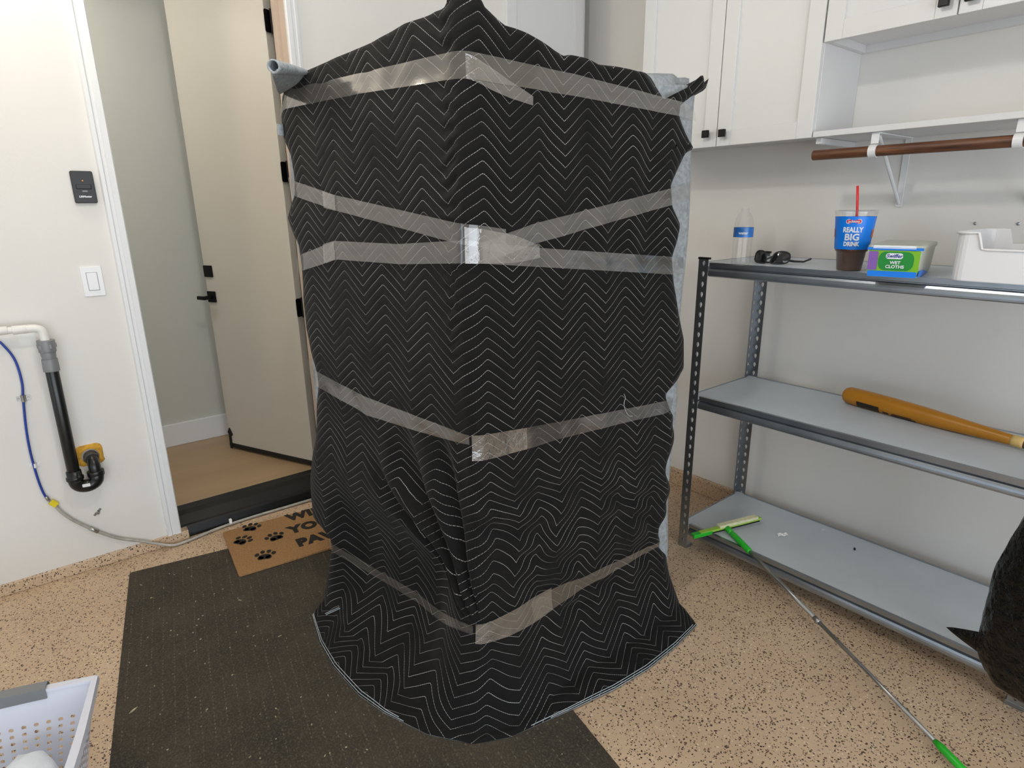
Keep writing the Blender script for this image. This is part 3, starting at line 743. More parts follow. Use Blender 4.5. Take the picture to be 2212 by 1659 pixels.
for x, y, sx, sy in ((SX0, SY1, 1, 1), (SX1, SY1, -1, 1), (SX0, SY0, 1, -1), (SX1, SY0, -1, -1)):
    po = bpy.data.objects.new('post', post_me); COL.objects.link(po); po.parent = unit
    po.location = Vector((x, y, 0))-unit.location; po.scale = (sx, sy, 1)
    md = po.modifiers.new('thickness', 'SOLIDIFY'); md.thickness = .0016; md.offset = 0
    cp = MB(); cp.box(min(x, x+sx*.008)-.003, max(x, x+sx*.008)+.002, min(y, y-sy*.044)-.003, max(y, y-sy*.044)+.003, 1.250, 1.258)
    cp.build('post_cap', M['black'], unit, bevel=.001)
    cp = MB(); cp.box(min(x, x+sx*.034)-.002, max(x, x+sx*.034)+.002, min(y, y-sy*.044)-.002, max(y, y-sy*.044)+.002, 0, .016)
    cp.build('post_foot', M['galv'], unit, bevel=.001)
railp = [(.014, 0), (.001, 0), (.001, -.016), (.009, -.018), (.009, -.021), (-.001, -.024), (-.0042, -.031), (-.0058, -.038), (-.0063, -.044), (-.0060, -.049), (.001, -.053), (.014, -.052), (.014, -.048), (.004, -.047), (.004, -.036), (.0125, -.028), (.0125, -.020), (.004, -.016), (.004, -.003), (.014, -.003)]
for zs in (1.238, .700, .118):
    pn = MB(); pn.box(SX0+.0035, SX1-.004, SY0+.004, SY1-.004, zs-.014, zs)
    pn.build('shelf_panel', M['board'], unit, bevel=.001)
    for x, s in ((SX0+.002, 1), (SX1-.002, -1)):
        r_ = MB(); r_.prism(railp if s < 0 else railp[::-1], lambda p, q: (x+s*p[0]*(.95), q, zs+.001+p[1]), SY0+.046, SY1-.046)
        r_.build('long_rail', M['galv'], unit)
    for y, s in ((SY0+.002, 1), (SY1-.002, -1)):
        r_ = MB(); r_.prism(railp if s > 0 else railp[::-1], lambda p, q: (q, y+s*p[0]*.6+s*.002, zs+.001+p[1]*.8), SX0+.034, SX1-.034)
        r_.build('short_rail', M['galv'], unit)

# ------------------------------------------------------------------ on the left wall
t = thing('garage_door_button', 'black garage door wall button beside the house door casing', 'wall button', (.261, YL-.01, 1.485))
def wplate(name, poly, x, z, d, m, par, y0=0., bev=.002):
    mb = MB(); mb.prism(poly, lambda p, q: (x+p[0], YL-y0-q, z+p[1]), 0, d); return mb.build(name, m, par, bevel=bev)
wplate('plate', rrect(.071, .115, .006), .261, 1.542, .016, M['black'], t)
wplate('push_button', rrect(.048, .017, .003), .261, 1.5435, .004, M['black'], t, .016)
wplate('indicator', rrect(.005, .005, .002), .261, 1.565, .0015, M['led'], t, .016, .0005)
wplate('lock_button', rrect(.018, .006, .0025), .262, 1.5275, .0012, M['greyplastic'], t, .016, .0004)
letters('lettering', 'LiftMaster', .0098, (.261, YL-.016, 1.508), (1, 0, 0), (0, 0, 1), (0, -1, 0), M['print'], t, .0004, offset=.0004)
t = thing('light_switch', 'white rocker light switch on the wall left of the doorway', 'light switch', (.231, YL-.005, 1.136))
wplate('plate', rrect(.070, .114, .004), .231, 1.193, .006, M['white'], t)
wplate('rocker', rrect(.034, .067, .002), .231, 1.193, .004, M['white'], t, .006)
wplate('rocker_gap', rrect(.037, .070, .002), .231, 1.193, .0008, M['greyplastic'], t, .0055, 0)
for z in (1.241, 1.145): wplate('screw', rrect(.006, .006, .0029), .231, z, .001, M['white'], t, .006, 0)
# drain: white pipe, grey fitting, black standpipe, trap and wall sleeve
t = thing('drain_pipe', 'black drain standpipe with trap, grey fitting and white pipe on the left wall', 'pipe', (.04, 2.81, .38))
YP = 2.815
m_ = MB(); m_.tube([(-.9, YP, 1.048), (-.095, YP, 1.048)], .0125, 14); m_.build('white_pipe', M['pvc'], t, smooth=True, bevel=.001, angle=60)
m_ = MB(); m_.tube([(-.10, YP, 1.048), (-.057, YP, 1.047)], .0150, 14); m_.tube([(-.045, YP, 1.045), (-.003, YP, 1.045)], .0160, 14); m_.tube([(-.06, YP, 1.046), (-.04, YP, 1.046)], .0125, 12)
m_.build('pipe_coupling', M['pvc'], t, smooth=True, bevel=.0015, angle=60)
m_ = MB(); m_.tube(spline([(-.006, YP, 1.045), (.018, YP, 1.044), (.034, YP, 1.038), (.041, YP, 1.024), (.043, YP, .985)], 6), .0152, 16); m_.build('elbow', M['pvc'], t, smooth=True, bevel=.001, angle=60)
ax = lambda z: Vector((.043+(z-.99)*.012, YP, z))
def ring_part(name, z0, z1, r0, r1, m):
    mb = MB(); mb.tube([ax(z0), ax(z0+(z1-z0)*.15), ax(z1)], [r0, r0, r1], 22); return mb.build(name, m, t, smooth=True, bevel=.0015, angle=50)
ring_part('grey_collar', .995, 1.006, .013, .013, M['greyplastic'])
gf = ring_part('grey_fitting', .952, .997, .0275, .0285, M['greyplastic'])
for a in (0.3, 1.5, 2.7, 3.9, 5.1):
    k = MB(); k.box(-.004, .004, -.004, .004, .966, .982, 0, Matrix.Translation((ax(.97).x+.028*math.cos(a), YP+.028*math.sin(a), 0))); k.build('lug', M['greyplastic'], gf, bevel=.001)
ring_part('grey_fitting', .925, .953, .0225, .0250, M['greyplastic'])
ring_part('grey_sleeve', .878, .926, .0262, .0252, M['greyplastic'])
m_ = MB(); m_.tube([ax(.88), ax(.44)], .0215, 22); m_.build('standpipe', M['abs'], t, smooth=True, bevel=.001, angle=60)
bx_ = .0365
m_ = MB(); m_.tube([(bx_, YP, .470), (bx_, YP, .425)]+spline([(bx_+.035-.035*math.cos(a), YP+.003*math.sin(a), .425-.030*math.sin(a)) for a in [PI*k/8 for k in range(9)]], 2)+[(bx_+.070, YP+.006, .438)], .0255, 18)
m_.build('trap_bend', M['abs'], t, smooth=True)
MB().tube([(bx_, YP, .446), (bx_, YP, .432)], .030, 18).build('trap_collar', M['abs'], t, smooth=True, bevel=.002, angle=60)
MB().tube([(bx_+.070, YP+.006, .428), (bx_+.070, YP+.006, .450)], .030, 18).build('trap_collar', M['abs'], t, smooth=True, bevel=.002, angle=60)
m_ = MB(); m_.tube(spline([(bx_+.070, YP+.006, .44), (bx_+.070, YP+.009, .468), (bx_+.069, YP+.024, .488), (bx_+.068, YP+.045, .496)], 6), .0215, 18); m_.build('wall_elbow', M['abs'], t, smooth=True)
m_ = MB(); m_.tube([(bx_+.068, YP+.030, .493), (bx_+.0665, YL-.012, .4985)], .0255, 18); m_.build('rubber_sleeve', M['couple'], t, smooth=True, bevel=.001, angle=60)
m_ = MB(); m_.prism(rrect(.026, .014, .002), lambda p, q: (bx_+.030+p[0], YP-.0258-q, .408+p[1]*.9-p[0]*.06), 0, .0012); m_.build('label_sticker', M['paper'], t)
# lumpy yellow foam round the hole
fo = []
for k in range(3):
    row = []
    for a in range(33):
        th = 2*PI*a/32; c_, s_ = math.cos(th), math.sin(th); sq = 1/max(abs(c_), abs(s_))
        R = (.030, .040, .045*min(sq, 1.25))[k]*(1+.10*noise.noise((c_*3, s_*3, k))*(k > 0))
        row.append((bx_+.066+R*c_, YL-(.018, .022, .0005)[k]-.004*noise.noise((c_*4, s_*4, 5))*(k < 2), .500+R*s_))
    fo.append(row)
o = MB().grid(fo).build('foam_seal', M['foam'], t, smooth=True)
# two pale squares of patched paint behind the fitting
for x, z, w_, h_ in ((-.082, .998, .045, .030), (-.008, .995, .052, .044)):
    o = MB(); o.prism(rrect(w_, h_, .004), lambda p, q: (x+p[0], YL-q, z+p[1]), 0, .0012)
    tag(o.build('paint_patch', M['paper']), 'pale square patch on the wall behind the grey pipe fitting' if x > -.05 else 'pale square patch on the wall at the left frame edge', 'patch', 'wall patches')
# blue tube joined to a grey hose that runs to the floor and along the sill
t = thing('water_line', 'thin blue tube joined to a grey hose running down the left wall and along the sill', 'hose', (.3, 2.86, 0))
YT = 2.868
bl = spline([(-.40, YL-.006, 1.105), (-.36, YT, 1.10), (-.20, YT, 1.06), (-.105, YT, 1.015), (-.075, YT, .975), (-.057, YT, .92), (-.054, YT, .84), (-.062, YT, .778), (-.075, YT, .66), (-.080, YT, .56), (-.078, YT, .46), (-.073, YT, .40), (-.066, YT, .362)], 8)
MB().tube(bl, .0042, 10).build('blue_tube', M['bluetube'], t, smooth=True)
m_ = MB(); m_.tube([(-.067, YT, .372), (-.060, YT, .352)], .007, 12); m_.tube([(-.058, YT, .348), (-.045, YT, .325)], .006, 12); m_.build('ferrule', M['steel'], t, smooth=True, bevel=.001)
m_ = MB(); m_.box(-.014, .014, -.008, .008, -.011, .011, 0, Matrix.Translation((-.048, YT, .336)) @ Matrix.Rotation(.9, 4, 'Y')); m_.build('yellow_tag', M['yellow'], t, bevel=.002)
hs = spline([(-.046, YT, .330), (-.030, YT, .290), (.000, YT, .244), (.042, YT, .196), (.085, YT, .152), (.140, YT-.002, .108), (.21, YT-.006, .070), (.27, YT-.012, .036), (.31, 2.85, .016), (.345, 2.845, .0085), (.42, 2.856, .0085), (.51, 2.876, .0085), (.60, 2.886, .0085), (.72, 2.888, .0085), (.85, 2.884, .0085), (1.0, 2.880, .0085), (1.12, 2.866, .0085), (1.4, 2.862, .0085), (1.75, 2.858, .0085)], 7)
MB().tube(hs, .0068, 10).build('grey_hose', M['hose'], t, smooth=True)
m_ = MB(); m_.tube([hs[22], hs[24], hs[26]], .0088, 12); m_.build('crimp_sleeve', M['steel'], t, smooth=True)
def clip(name, x, z, w_, h_, m, lab, y=YL, rot=0.):
    b = MB(); X = Matrix.Translation((x, y, z)) @ Matrix.Rotation(rot, 4, 'Y')
    b.box(-w_/2, -w_/6, -.004, 0, -h_/3, h_/3, 0, X); b.box(w_/6, w_/2, -.004, 0, -h_/3, h_/3, 0, X)
    arc = []
    for k in range(9):
        a = PI*k/8; arc.append([tuple(X @ Vector((-math.cos(a)*w_/5, -.003-math.sin(a)*.016, s*h_/2))) for s in (-1, 1)])
    b.grid(arc)
    for s in (-1, 1): b.lathe([(.0035, 0), (.0025, .003)], n=8, X=X @ Matrix.Translation((s*w_*.36, -.004, 0)) @ Matrix.Rotation(PI/2, 4, 'X'))
    return tag(b.build(name, m, None, solid=0), lab, 'clip')
clip('tube_clip', -.061, .778, .042, .026, M['steel'], 'shiny metal clip holding the blue tube on the wall')
clip('tube_clip', -.076, .508, .034, .018, M['white'], 'clear plastic clip on the lower blue tube', rot=.1)
clip('tube_clip', .085, .247, .036, .012, M['steel'], 'loose twisted metal clip on the wall under the drain trap', rot=-.75)
clip('tube_clip', .322, .085, .016, .030, M['white'], 'small white clip at the foot of the door casing', y=YL-.001)
o = MB(); o.box(.578, .590, 2.876, 2.893, .010, .034); o.tube([(.584, 2.889, .026), (.584, 2.868, .018)], .004, 8)
tag(o.build('cable_clip', M['white'], bevel=.002), 'white clip pinning the grey hose to the black sill', 'clip')

# ------------------------------------------------------------------ floor coverings
RU = Vector((.9835, -.181, 0)); RV = Vector((.181, .9835, 0)); R0 = Vector((.142, 2.732, 0))
rp = MB(); W_, H_ = 1.205, 1.83
rp.prism([(x+W_/2, y-H_/2) for x, y in rrect(W_, H_, .012)], lambda p, q: tuple(R0+RU*p[0]+RV*p[1]+Vector((0, 0, q))), .0005, .007)
tag(rp.build('floor_rug', M['rug'], bevel=.002), 'large dark brown ribbed rug under the wrapped appliance', 'rug')
MU = Vector((.9945, -.105, 0)); MV = Vector((.105, .9945, 0)); M0 = Vector((.484, 2.395, 0))
t = thing('doormat', 'tan coir doormat with black paw prints and lettering below the doorway', 'doormat', (.8, 2.57, .008))
dm = MB(); dm.prism([(x+.37, y+.209) for x, y in rrect(.74, .418, .012)], lambda p, q: tuple(M0+MU*p[0]+MV*p[1]+Vector((0, 0, q))), .0078, .018)
dm.build('mat_body', M['coir'], t, bevel=.002)
def mpt(x, y, z=.018): return M0+MU*x+MV*y+Vector((0, 0, z))
def inv(X, Y):
    d = Vector((X, Y, 0))-M0; return d.dot(MU), d.dot(MV)
for txt, (X, Y) in (('WIPE', (.829, 2.738)), ('YOUR', (.812, 2.613)), ('PAWS', (.797, 2.478))):
    x, y = inv(X, Y); letters('lettering', txt, .092, mpt(x+.082, y), MU, MV, (0, 0, 1), M['ink'], t, .0, thick=.0015, offset=.006, spacing=1.12, sx=.92)
for (X, Y), a in (((.642, 2.765), -.5), ((.575, 2.669), -.9), ((.702, 2.604), .15), ((.615, 2.476), -.3), ((1.12, 2.70), .2), ((1.08, 2.56), -.3), ((1.16, 2.44), .1)):
    x, y = inv(X, Y); pw = MB(); ca, sa = math.cos(a), math.sin(a)
    def blob(cx, cy, rx, ry):
        poly = [(cx+rx*math.cos(2*PI*k/12), cy+ry*math.sin(2*PI*k/12)) for k in range(12)]
        pw.prism([(p[0]*ca-p[1]*sa, p[0]*sa+p[1]*ca) for p in poly], lambda p, q: tuple(mpt(x+p[0], y+p[1], q)), .0175, .0195)
    blob(0, -.008, .026, .021); blob(-.016, -.016, .013, .014); blob(.016, -.016, .013, .014)
    for px_, py_ in ((-.034, .014), (-.013, .032), (.013, .032), (.034, .014)): blob(px_, py_, .0095, .013)
    pw.build('paw_print', M['ink'], t)
# dry bits scattered over the rug
bits = MB(); rnd = random.Random(3)
for k in range(190):
    a, b = rnd.uniform(.02, 1.18), -rnd.uniform(.02, 1.8); p = R0+RU*a+RV*b
    if (p.y > 2.33 and p.x > .44) or (p.x > .53 and p.y > .96): continue
    th = rnd.uniform(0, PI); L = rnd.uniform(.0012, .0032) if rnd.random() < .93 else rnd.uniform(.005, .010); W2 = rnd.uniform(.0008, .0016)
    bits.box(-L, L, -W2, W2, .0072, .0092, 0, Matrix.Translation((p.x, p.y, 0)) @ Matrix.Rotation(th, 4, 'Z'))
o = bits.build('dry_litter', M['chip']); o['kind'] = 'stuff'; o['label'] = 'dry chips and crumbs scattered over the dark rug'; o['category'] = 'litter'
def leafmesh(p, L, W2, a, h=.002):
    X = Matrix.Translation(p) @ Matrix.Rotation(a, 4, 'Z'); b = MB()
    out = [(-L, 0), (-L*.4, -W2), (L*.4, -W2*.8), (L, 0), (L*.4, W2), (-L*.4, W2*.8)]
    b.prism(out, lambda q, z: tuple(X @ Vector((q[0], q[1], z+.15*abs(q[1])))), 0, h); return b
tag(leafmesh((.035, 1.88, .0075), .014, .003, .5).build('wood_chip', M['chip']), 'long pale wood chip near the left edge of the rug', 'wood chip')
tag(leafmesh((.30, 1.365, .0075), .022, .003, .25).build('grass_blade', M['leaf']), 'bright green leaf blade lying on the rug at the bottom edge', 'leaf')

# ------------------------------------------------------------------ laundry basket
bk = thing('laundry_basket', 'pale lilac plastic laundry basket with square holes and grey handle', 'basket', (-.28, 1.52, 0))
b1 = Vector((-.955, .297)); b2_ = Vector((-.297, -.955)); K0 = Vector((-.038, 1.752))          # far right rim corner, along the far side, along the right side
BW, BL, BH = .44, .60, .25
def bpt(a, b, z):
    """a along the far side 0..1, b along the right side 0..1; the wall tapers in towards the floor"""
    s = .048*(1-z/BH); x = s+(BW-2*s)*a; y = s+(BL-2*s)*b
    bow = .012*(z/BH); x += 0; q = K0+b1*x+b2_*y
    q -= b2_*bow*math.sin(PI*a)*(1 if b < .01 else (-1 if b > .99 else 0)); q -= b1*bow*math.sin(PI*b)*(1 if a < .01 else (-1 if a > .99 else 0))
    return (q.x, q.y, z)
def wall_holes(mb, fn, nx, z0, z1, nz):
    """panel fn(s, z) with a grid of rounded square holes"""
    for i in range(nx):
        for j in range(nz):
            s0, s1 = i/nx, (i+1)/nx; za, zb = z0+(z1-z0)*j/nz, z0+(z1-z0)*(j+1)/nz
            o_ = [(s0, za), ((s0+s1)/2, za), (s1, za), (s1, (za+zb)/2), (s1, zb), ((s0+s1)/2, zb), (s0, zb), (s0, (za+zb)/2)]
            cs, cz = (s0+s1)/2, (za+zb)/2; hs_, hz = (s1-s0)*.20, (zb-za)*.26
            i_ = [(cs+dx*hs_, cz+dz*hz) for dx, dz in ((-.8, -.8), (0, -1), (.8, -.8), (1, 0), (.8, .8), (0, 1), (-.8, .8), (-1, 0))]
            mb.add([fn(*p) for p in o_]+[fn(*p) for p in i_], [(k, (k+1) % 8, 8+(k+1) % 8, 8+k) for k in range(8)])
def solid_band(mb, fn, n, z0, z1): mb.grid([[fn(i/n, z) for i in range(n+1)] for z in (z0, z1)])
body = MB()
for fn, nx in ((lambda s, z: bpt(s, 0, z), 15), (lambda s, z: bpt(s, 1, z), 15), (lambda s, z: bpt(0, s, z), 20), (lambda s, z: bpt(1, s, z), 20)):
    solid_band(body, fn, 20, 0, .03); wall_holes(body, fn, nx, .03, .175, 8); solid_band(body, fn, 20, .175, BH)
body.grid([[bpt(i/4, j/4, .002) for i in range(5)] for j in range(5)])
body.build('basket_body', M['basket'], bk, solid=.003)
rim = []
loop = [bpt(k/12, 0, BH) for k in range(12)]+[bpt(1, k/12, BH) for k in range(12)]+[bpt(1-k/12, 1, BH) for k in range(12)]+[bpt(0, 1-k/12, BH) for k in range(13)]
cc_ = K0+b1*BW/2+b2_*BL/2
for dx, dz in ((-.004, -.004), (-.004, .003), (.014, .003), (.016, -.012)):
    row = []
    for p in loop:
        d = Vector((p[0], p[1]))-cc_; d.normalize(); row.append((p[0]+d.x*dx, p[1]+d.y*dx, p[2]+dz))
    rim.append(row)
MB().grid(rim).build('rim', M['basket'], bk, solid=.003)
hd = MB()
hp = []
for k in range(17):
    s = .24+.52*k/16; p = bpt(s, 0, BH); hp.append([tuple(Vector(p)+Vector((-b2_.x*o_, -b2_.y*o_, z_))) for o_, z_ in ((-.008, -.020), (-.008, .009), (.018, .011), (.024, .002), (.022, -.018))])
hd.grid(hp); hd.build('handle', M['greyplastic'], bk, solid=.004)
# white laundry heaped inside
def cloth_heap(name, lab, a0, a1, b0, b1_, zc, amp, seed):
    rows_ = []
    for j in range(25):
        row = []
        for i in range(25):
            a, b = a0+(a1-a0)*i/24, b0+(b1_-b0)*j/24; e = math.sin(PI*i/24)*math.sin(PI*j/24)
            z = .012+(zc-.012)*min(1, e*2.2)+amp*noise.noise((a*7+seed, b*7, seed))*e+amp*.5*noise.noise((a*17, b*17+seed, 3))*e
            p = bpt(a, b, max(.01, z)); row.append((p[0], p[1], max(.010, z)))
        rows_.append(row)
    return tag(MB().grid(rows_).build(name, M['cloth'], None, smooth=True), lab, 'laundry', 'laundry in the basket')
cloth_heap('white_towel', 'white towel heaped in the near right part of the laundry basket', .01, .50, .03, .92, .165, .05, 1.3)
cloth_heap('white_towel', 'white towel bunched at the left of the laundry basket', .515, .97, .05, .9, .150, .05, 6.1)

# ------------------------------------------------------------------ things on the top shelf
ZT = 1.2381
t = thing('water_bottle', 'empty clear water bottle with a blue label on the top shelf', 'bottle', (2.075, 1.228, ZT))
bp_ = [(.029, 0), (.0325, .004), (.0335, .012)]
for k in range(8):
    z0 = .016+k*.010; bp_ += [(.0338, z0), (.0318, z0+.005)]
bp_ += [(.0338, .098), (.0338, .135), (.0330, .140), (.0325, .150), (.0285, .166), (.0205, .180), (.0135, .188), (.0125, .192), (.0165, .193), (.0165, .195), (.0120, .196), (.0125, .202)]
mb = MB(); mb.lathe(bp_, (2.075, 1.228, ZT), 28, cap=False); mb.lathe([(.001, .001), (.029, 0)], (2.075, 1.228, ZT), 28, cap=False)
mb.build('bottle_body', M['clear'], t, smooth=True)
lb = MB(); lb.lathe([(.0344, .100), (.0344, .134)], (2.075, 1.228, ZT), 28, cap=False); lb = lb.build('label_wrap', M['bluelabel'], t, smooth=True)
def wrap_text(name, body_, size, c, a0, z, R, m, par, sx=1.0, da=0., **kw):
    vs, fs = text_geo(body_, size, **kw); b = MB(); out = []
    for x, y, _ in vs:
        zz = z+y; r_ = R(zz) if callable(R) else R; a = a0+da+x*sx/r_
        out.append((c[0]+(r_+.0007)*math.cos(a), c[1]+(r_+.0007)*math.sin(a), zz))
    b.add(out, fs); return b.build(name, m, par)
wrap_text('lettering', 'water', .014, (2.075, 1.228), math.atan2(-1.228, -2.075), ZT+.115, .0346, M['print'], t, offset=.0003)
# fountain drink
CX, CY = 2.142, .877
t = thing('drink_cup', 'big plastic drink cup with blue print, dark cola and red straw', 'cup', (CX, CY, ZT))
cr = lambda z: interp(z-ZT, [(0, .0365), (.060, .0435), (.066, .0500), (.071, .0512), (.172, .0595), (.19, .061)])
mb = MB(); mb.lathe([(.0345, 0), (.0368, .003), (.0440, .062), (.0480, .064), (.0500, .070), (.0590, .172), (.0600, .186)], (CX, CY, ZT), 36, cap=False); mb.build('cup_wall', M['clear'], t, smooth=True)
mb = MB(); mb.lathe([(.001, .0015), (.0340, .0015), (.0362, .004), (.0432, .0615), (.0470, .0635), (.0488, .0700), (.0495, .074), (.001, .074)], (CX, CY, ZT), 36, cap=False); mb.build('cola', M['cola'], t, smooth=True)
mb = MB(); mb.lathe([(.0506, .070), (.0594, .172)], (CX, CY, ZT), 40, cap=False); wr = mb.build('blue_print', M['blue'], t, smooth=True)
mb = MB(); mb.lathe([(.001, .186), (.020, .187), (.052, .188), (.055, .192), (.0615, .192), (.0625, .186), (.0610, .180)], (CX, CY, ZT), 36, cap=False); mb.build('lid', M['clear'], t, smooth=True)
MB().tube([(CX+.006, CY-.004, ZT+.02), (CX+.001, CY-.001, ZT+.19), (CX-.005, CY+.006, ZT+.266)], .0038, 10).build('straw', M['straw'], t, smooth=True)
ca0 = math.atan2(-CY, -CX)-.06
for s_, z_, txt, sx in ((.0215, .131, 'REALLY', .80), (.0285, .108, 'BIG', .98), (.0185, .087, 'DRINK', .80)):
    wrap_text('lettering', txt, s_, (CX, CY), ca0, ZT+z_, lambda z: cr(z), M['print'], t, sx, offset=.0009)
def wrap_poly(name, poly, a0, z, R, m, par, lift=.0006):
    b = MB(); n = len(poly); vs = []
    for x, y in poly+[(0, 0)]:
        zz = z+y; r_ = R(zz)+lift; a = a0+x/r_; vs.append((CX+r_*math.cos(a), CY+r_*math.sin(a), zz))
    b.add(vs, [(k, (k+1) % n, n) for k in range(n)]); return b.build(name, m, par)
wrap_poly('badge_border', rrect(.046, .0145, .007), ca0, ZT+.1575, cr, M['print'], t, .0005)
wrap_poly('badge', rrect(.0425, .0115, .0056), ca0, ZT+.1575, cr, M['red'], t, .0009)
wrap_text('lettering', 'Jacksons', .0098, (CX, CY), ca0, ZT+.1575, lambda z: cr(z)+.0006, M['print'], t, .95, offset=.0002)
for s in (-1, 1): wrap_poly('orange_mark', rrect(.020, .026, .004), ca0+s*1.35, ZT+.120, cr, M['orange'], t, .0006)
# tub of wet cloths, turned a little
t = thing('wet_cloths_tub', 'green and purple labelled tub of wet cloths with a blue base', 'tub', (2.15, .71, ZT))
g1 = Vector((-.19, .982, 0)); g2 = Vector((.982, .19, 0)); G0 = Vector((2.032, .640, ZT))      # g1 along the front to the left, g2 back
def tub(x, y, z): return tuple(G0+g1*x+g2*y+Vector((0, 0, z*1.13)))
def tub_ring(x0, x1, y0, y1, z, r=.012):
    return [tub((x0+x1)/2+p[0], (y0+y1)/2+p[1], z) for p in rrect(x1-x0, y1-y0, r)]
def tub_loft(name, rings, m, par, cap=True):
    b = MB(); rs = [r+[r[0]] for r in rings]; b.grid(rs)
    if cap: n0 = len(rings[0]); b.add(rings[0], [tuple(range(n0))[::-1]]); b.add(rings[-1], [tuple(range(n0))])
    return b.build(name, m, par)
tub_loft('tub_body', [tub_ring(.004, .126, .004, .276, 0), tub_ring(.0, .130, .0, .280, .010), tub_ring(-.004, .134, -.003, .284, .070)], M['tub'], t)
tub_loft('lid', [tub_ring(-.006, .136, -.004, .288, .070, .014), tub_ring(-.008, .138, -.005, .290, .077, .014), tub_ring(-.006, .136, -.003, .288, .082, .014), tub_ring(.004, .126, .008, .276, .084, .012)], M['tub'], t)
def front(name, x0, x1, z0, z1, m, lift, r=.002, par=None):
    b = MB(); poly = rrect(x1-x0, z1-z0, r)
    b.prism(poly, lambda p, q: tub((x0+x1)/2+p[0], -.0008-.0030*((z0+z1)/2+p[1])/.07-q, (z0+z1)/2+p[1]), lift-.0006, lift); return b.build(name, m, par or t)
front('blue_base', .003, .129, .001, .016, M['blue'], .0016)
front('label_lime', .000, .131, .014, .069, M['lime'], .0016)
front('label_green', .014, .104, .018, .066, M['green'], .0024, .018)
front('label_purple', .106, .131, .018, .066, M['purple'], .0030)
b = MB(); b.box(-.004, .134, 0, .01, .068, .0775); b = MB(); b.prism([(-.006, .070), (.136, .070), (.136, .0765), (-.006, .0765)], lambda p, q: tub(p[0], -.0068-q, p[1]), -.002, .0010); b.build('lid_band', M['blue'], t)
b = MB(); b.prism([(.012, .074), (.122, .074), (.120, .0815), (.014, .0815)], lambda p, q: tub(p[0], -.0070+(p[1]-.074)*.5-q, p[1]), -.001, .0016); b.build('lid_sticker', M['print'], t)
# the blue base goes round the right side
b = MB(); b.prism([(.004, .002), (.20, .002), (.10, .016), (.0, .019)], lambda p, q: tub(-.0005-.003*p[1]/.07-q, p[0], p[1]), 0, .0012); b.build('blue_base', M['blue'], t)
fo_ = -g2
def tubtext(body_, size, x, z, m, **kw): letters('lettering', body_, size, Vector(tub(x, -.0036-.0030*z/.07, z)), -g1, (0, 0, 1), fo_, m, t, .0009, **kw)
b = MB(); b.prism([(p[0]+.064, p[1]+.055) for p in rrect(.044, .015, .007)], lambda p, q: tub(p[0], -.0056-q, p[1]), 0, .0006); b.build('logo_ground', M['print'], t)
tubtext('Swiffer', .0150, .064, .055, M['bluetext'], offset=.0003, shear=.2)
tubtext('WET', .0125, .060, .038, M['print'], offset=.0004); tubtext('CLOTHS', .0125, .060, .0275, M['print'], offset=.0004)
# white bin with cut-down front and back
t = thing('storage_bin', 'white plastic open bin with cut down front at the right end of the top shelf', 'bin', (2.2, .42, ZT))
pl = [(p[0]+2.205, p[1]+.385) for p in rrect(.29, .37, .030, 5)]
pl2 = []
for a, b_ in zip(pl, pl[1:]+pl[:1]):
    d = math.dist(a, b_); n = max(1, int(d/.012))
    for k in range(n): pl2.append((a[0]+(b_[0]-a[0])*k/n, a[1]+(b_[1]-a[1])*k/n))
def bin_h(x, y):
    side = min(sstep(.060, .068, .570-y), sstep(.060, .068, y-.20))
    return .131-.044*side
rows_ = []
for q in (0, .15, .4, .7, 1):
    rows_.append([(x+(x-2.205)*.0*q, y, ZT+.002+(bin_h(x, y)-.002)*q) for x, y in pl2+pl2[:1]])
b = MB().grid(rows_); b.add([(x, y, ZT+.002) for x, y in pl2], [tuple(range(len(pl2)))]); b.build('bin_wall', M['white'], t, solid=.004, smooth=False)
rp_ = [(x+(x-2.205)*.025, y+(y-.385)*.02, ZT+bin_h(x, y)) for x, y in pl2]
MB().tube(rp_+rp_[:1], .0034, 8, cap=False).build('rim', M['white'], t, smooth=True)
# sunglasses lying upside down
t = thing('sunglasses', 'black wraparound sunglasses lying upside down between bottle and cup', 'sunglasses', (2.19, 1.16, ZT))
e1 = Vector((.02, -1, 0)).normalized(); e2 = Vector((1, .02, 0)).normalized()
S0 = Vector((2.172, 1.176, ZT))
def lens_poly(s):
    return [(s*x, y) for x, y in ((.008, .004), (.010, .018), (.018, .036), (.032, .043), (.050, .043), (.063, .036), (.067, .022), (.064, .008), (.054, .002), (.030, .000), (.014, .001))]
def curve_off(x): return 5.5*x*x        # wraps backwards towards the temples
for s in (-1, 1):
    P_ = [Vector((x, y)) for x, y in lens_poly(s)]
    sm = [Vector((p.x, p.y)) for p in spline([(p.x, p.y, 0) for p in P_+P_[:1]], 4)[:-1]]
    def at(p, o_=0.): return tuple(S0+e1*p[0]+e2*(curve_off(p[0])+o_+.25*p[1])+Vector((0, 0, p[1]+.0025)))
    c = sum(sm, Vector((0, 0)))/len(sm)
    n = len(sm); b = MB()
    b.grid([[at(p) for p in sm+sm[:1]], [at(c.lerp(p, .7), -.002) for p in sm+sm[:1]], [at(c.lerp(p, .3), -.003) for p in sm+sm[:1]]]); b.add([at(c.lerp(p, .3), -.003) for p in sm], [tuple(range(n))])
    b.build('lens', M['lens'], t, smooth=True)
    MB().tube([at(p) for p in sm+sm[:1]], .0026, 8, cap=False).build('frame_rim', M['black'], t, smooth=True)
    a = Vector(at((s*.066, .012))); 
    MB().tube([a, a+e2*.03+e1*s*.004+Vector((0, 0, -.004)), a+e2*.09+e1*s*(.004 if s < 0 else .012)+Vector((0, 0, -.009)), a+e2*.125+e1*s*(-.002 if s < 0 else .022)+Vector((0, 0, .000))], [.004, .0042, .0034, .0036], 8).build('temple', M['black'], t, smooth=True)
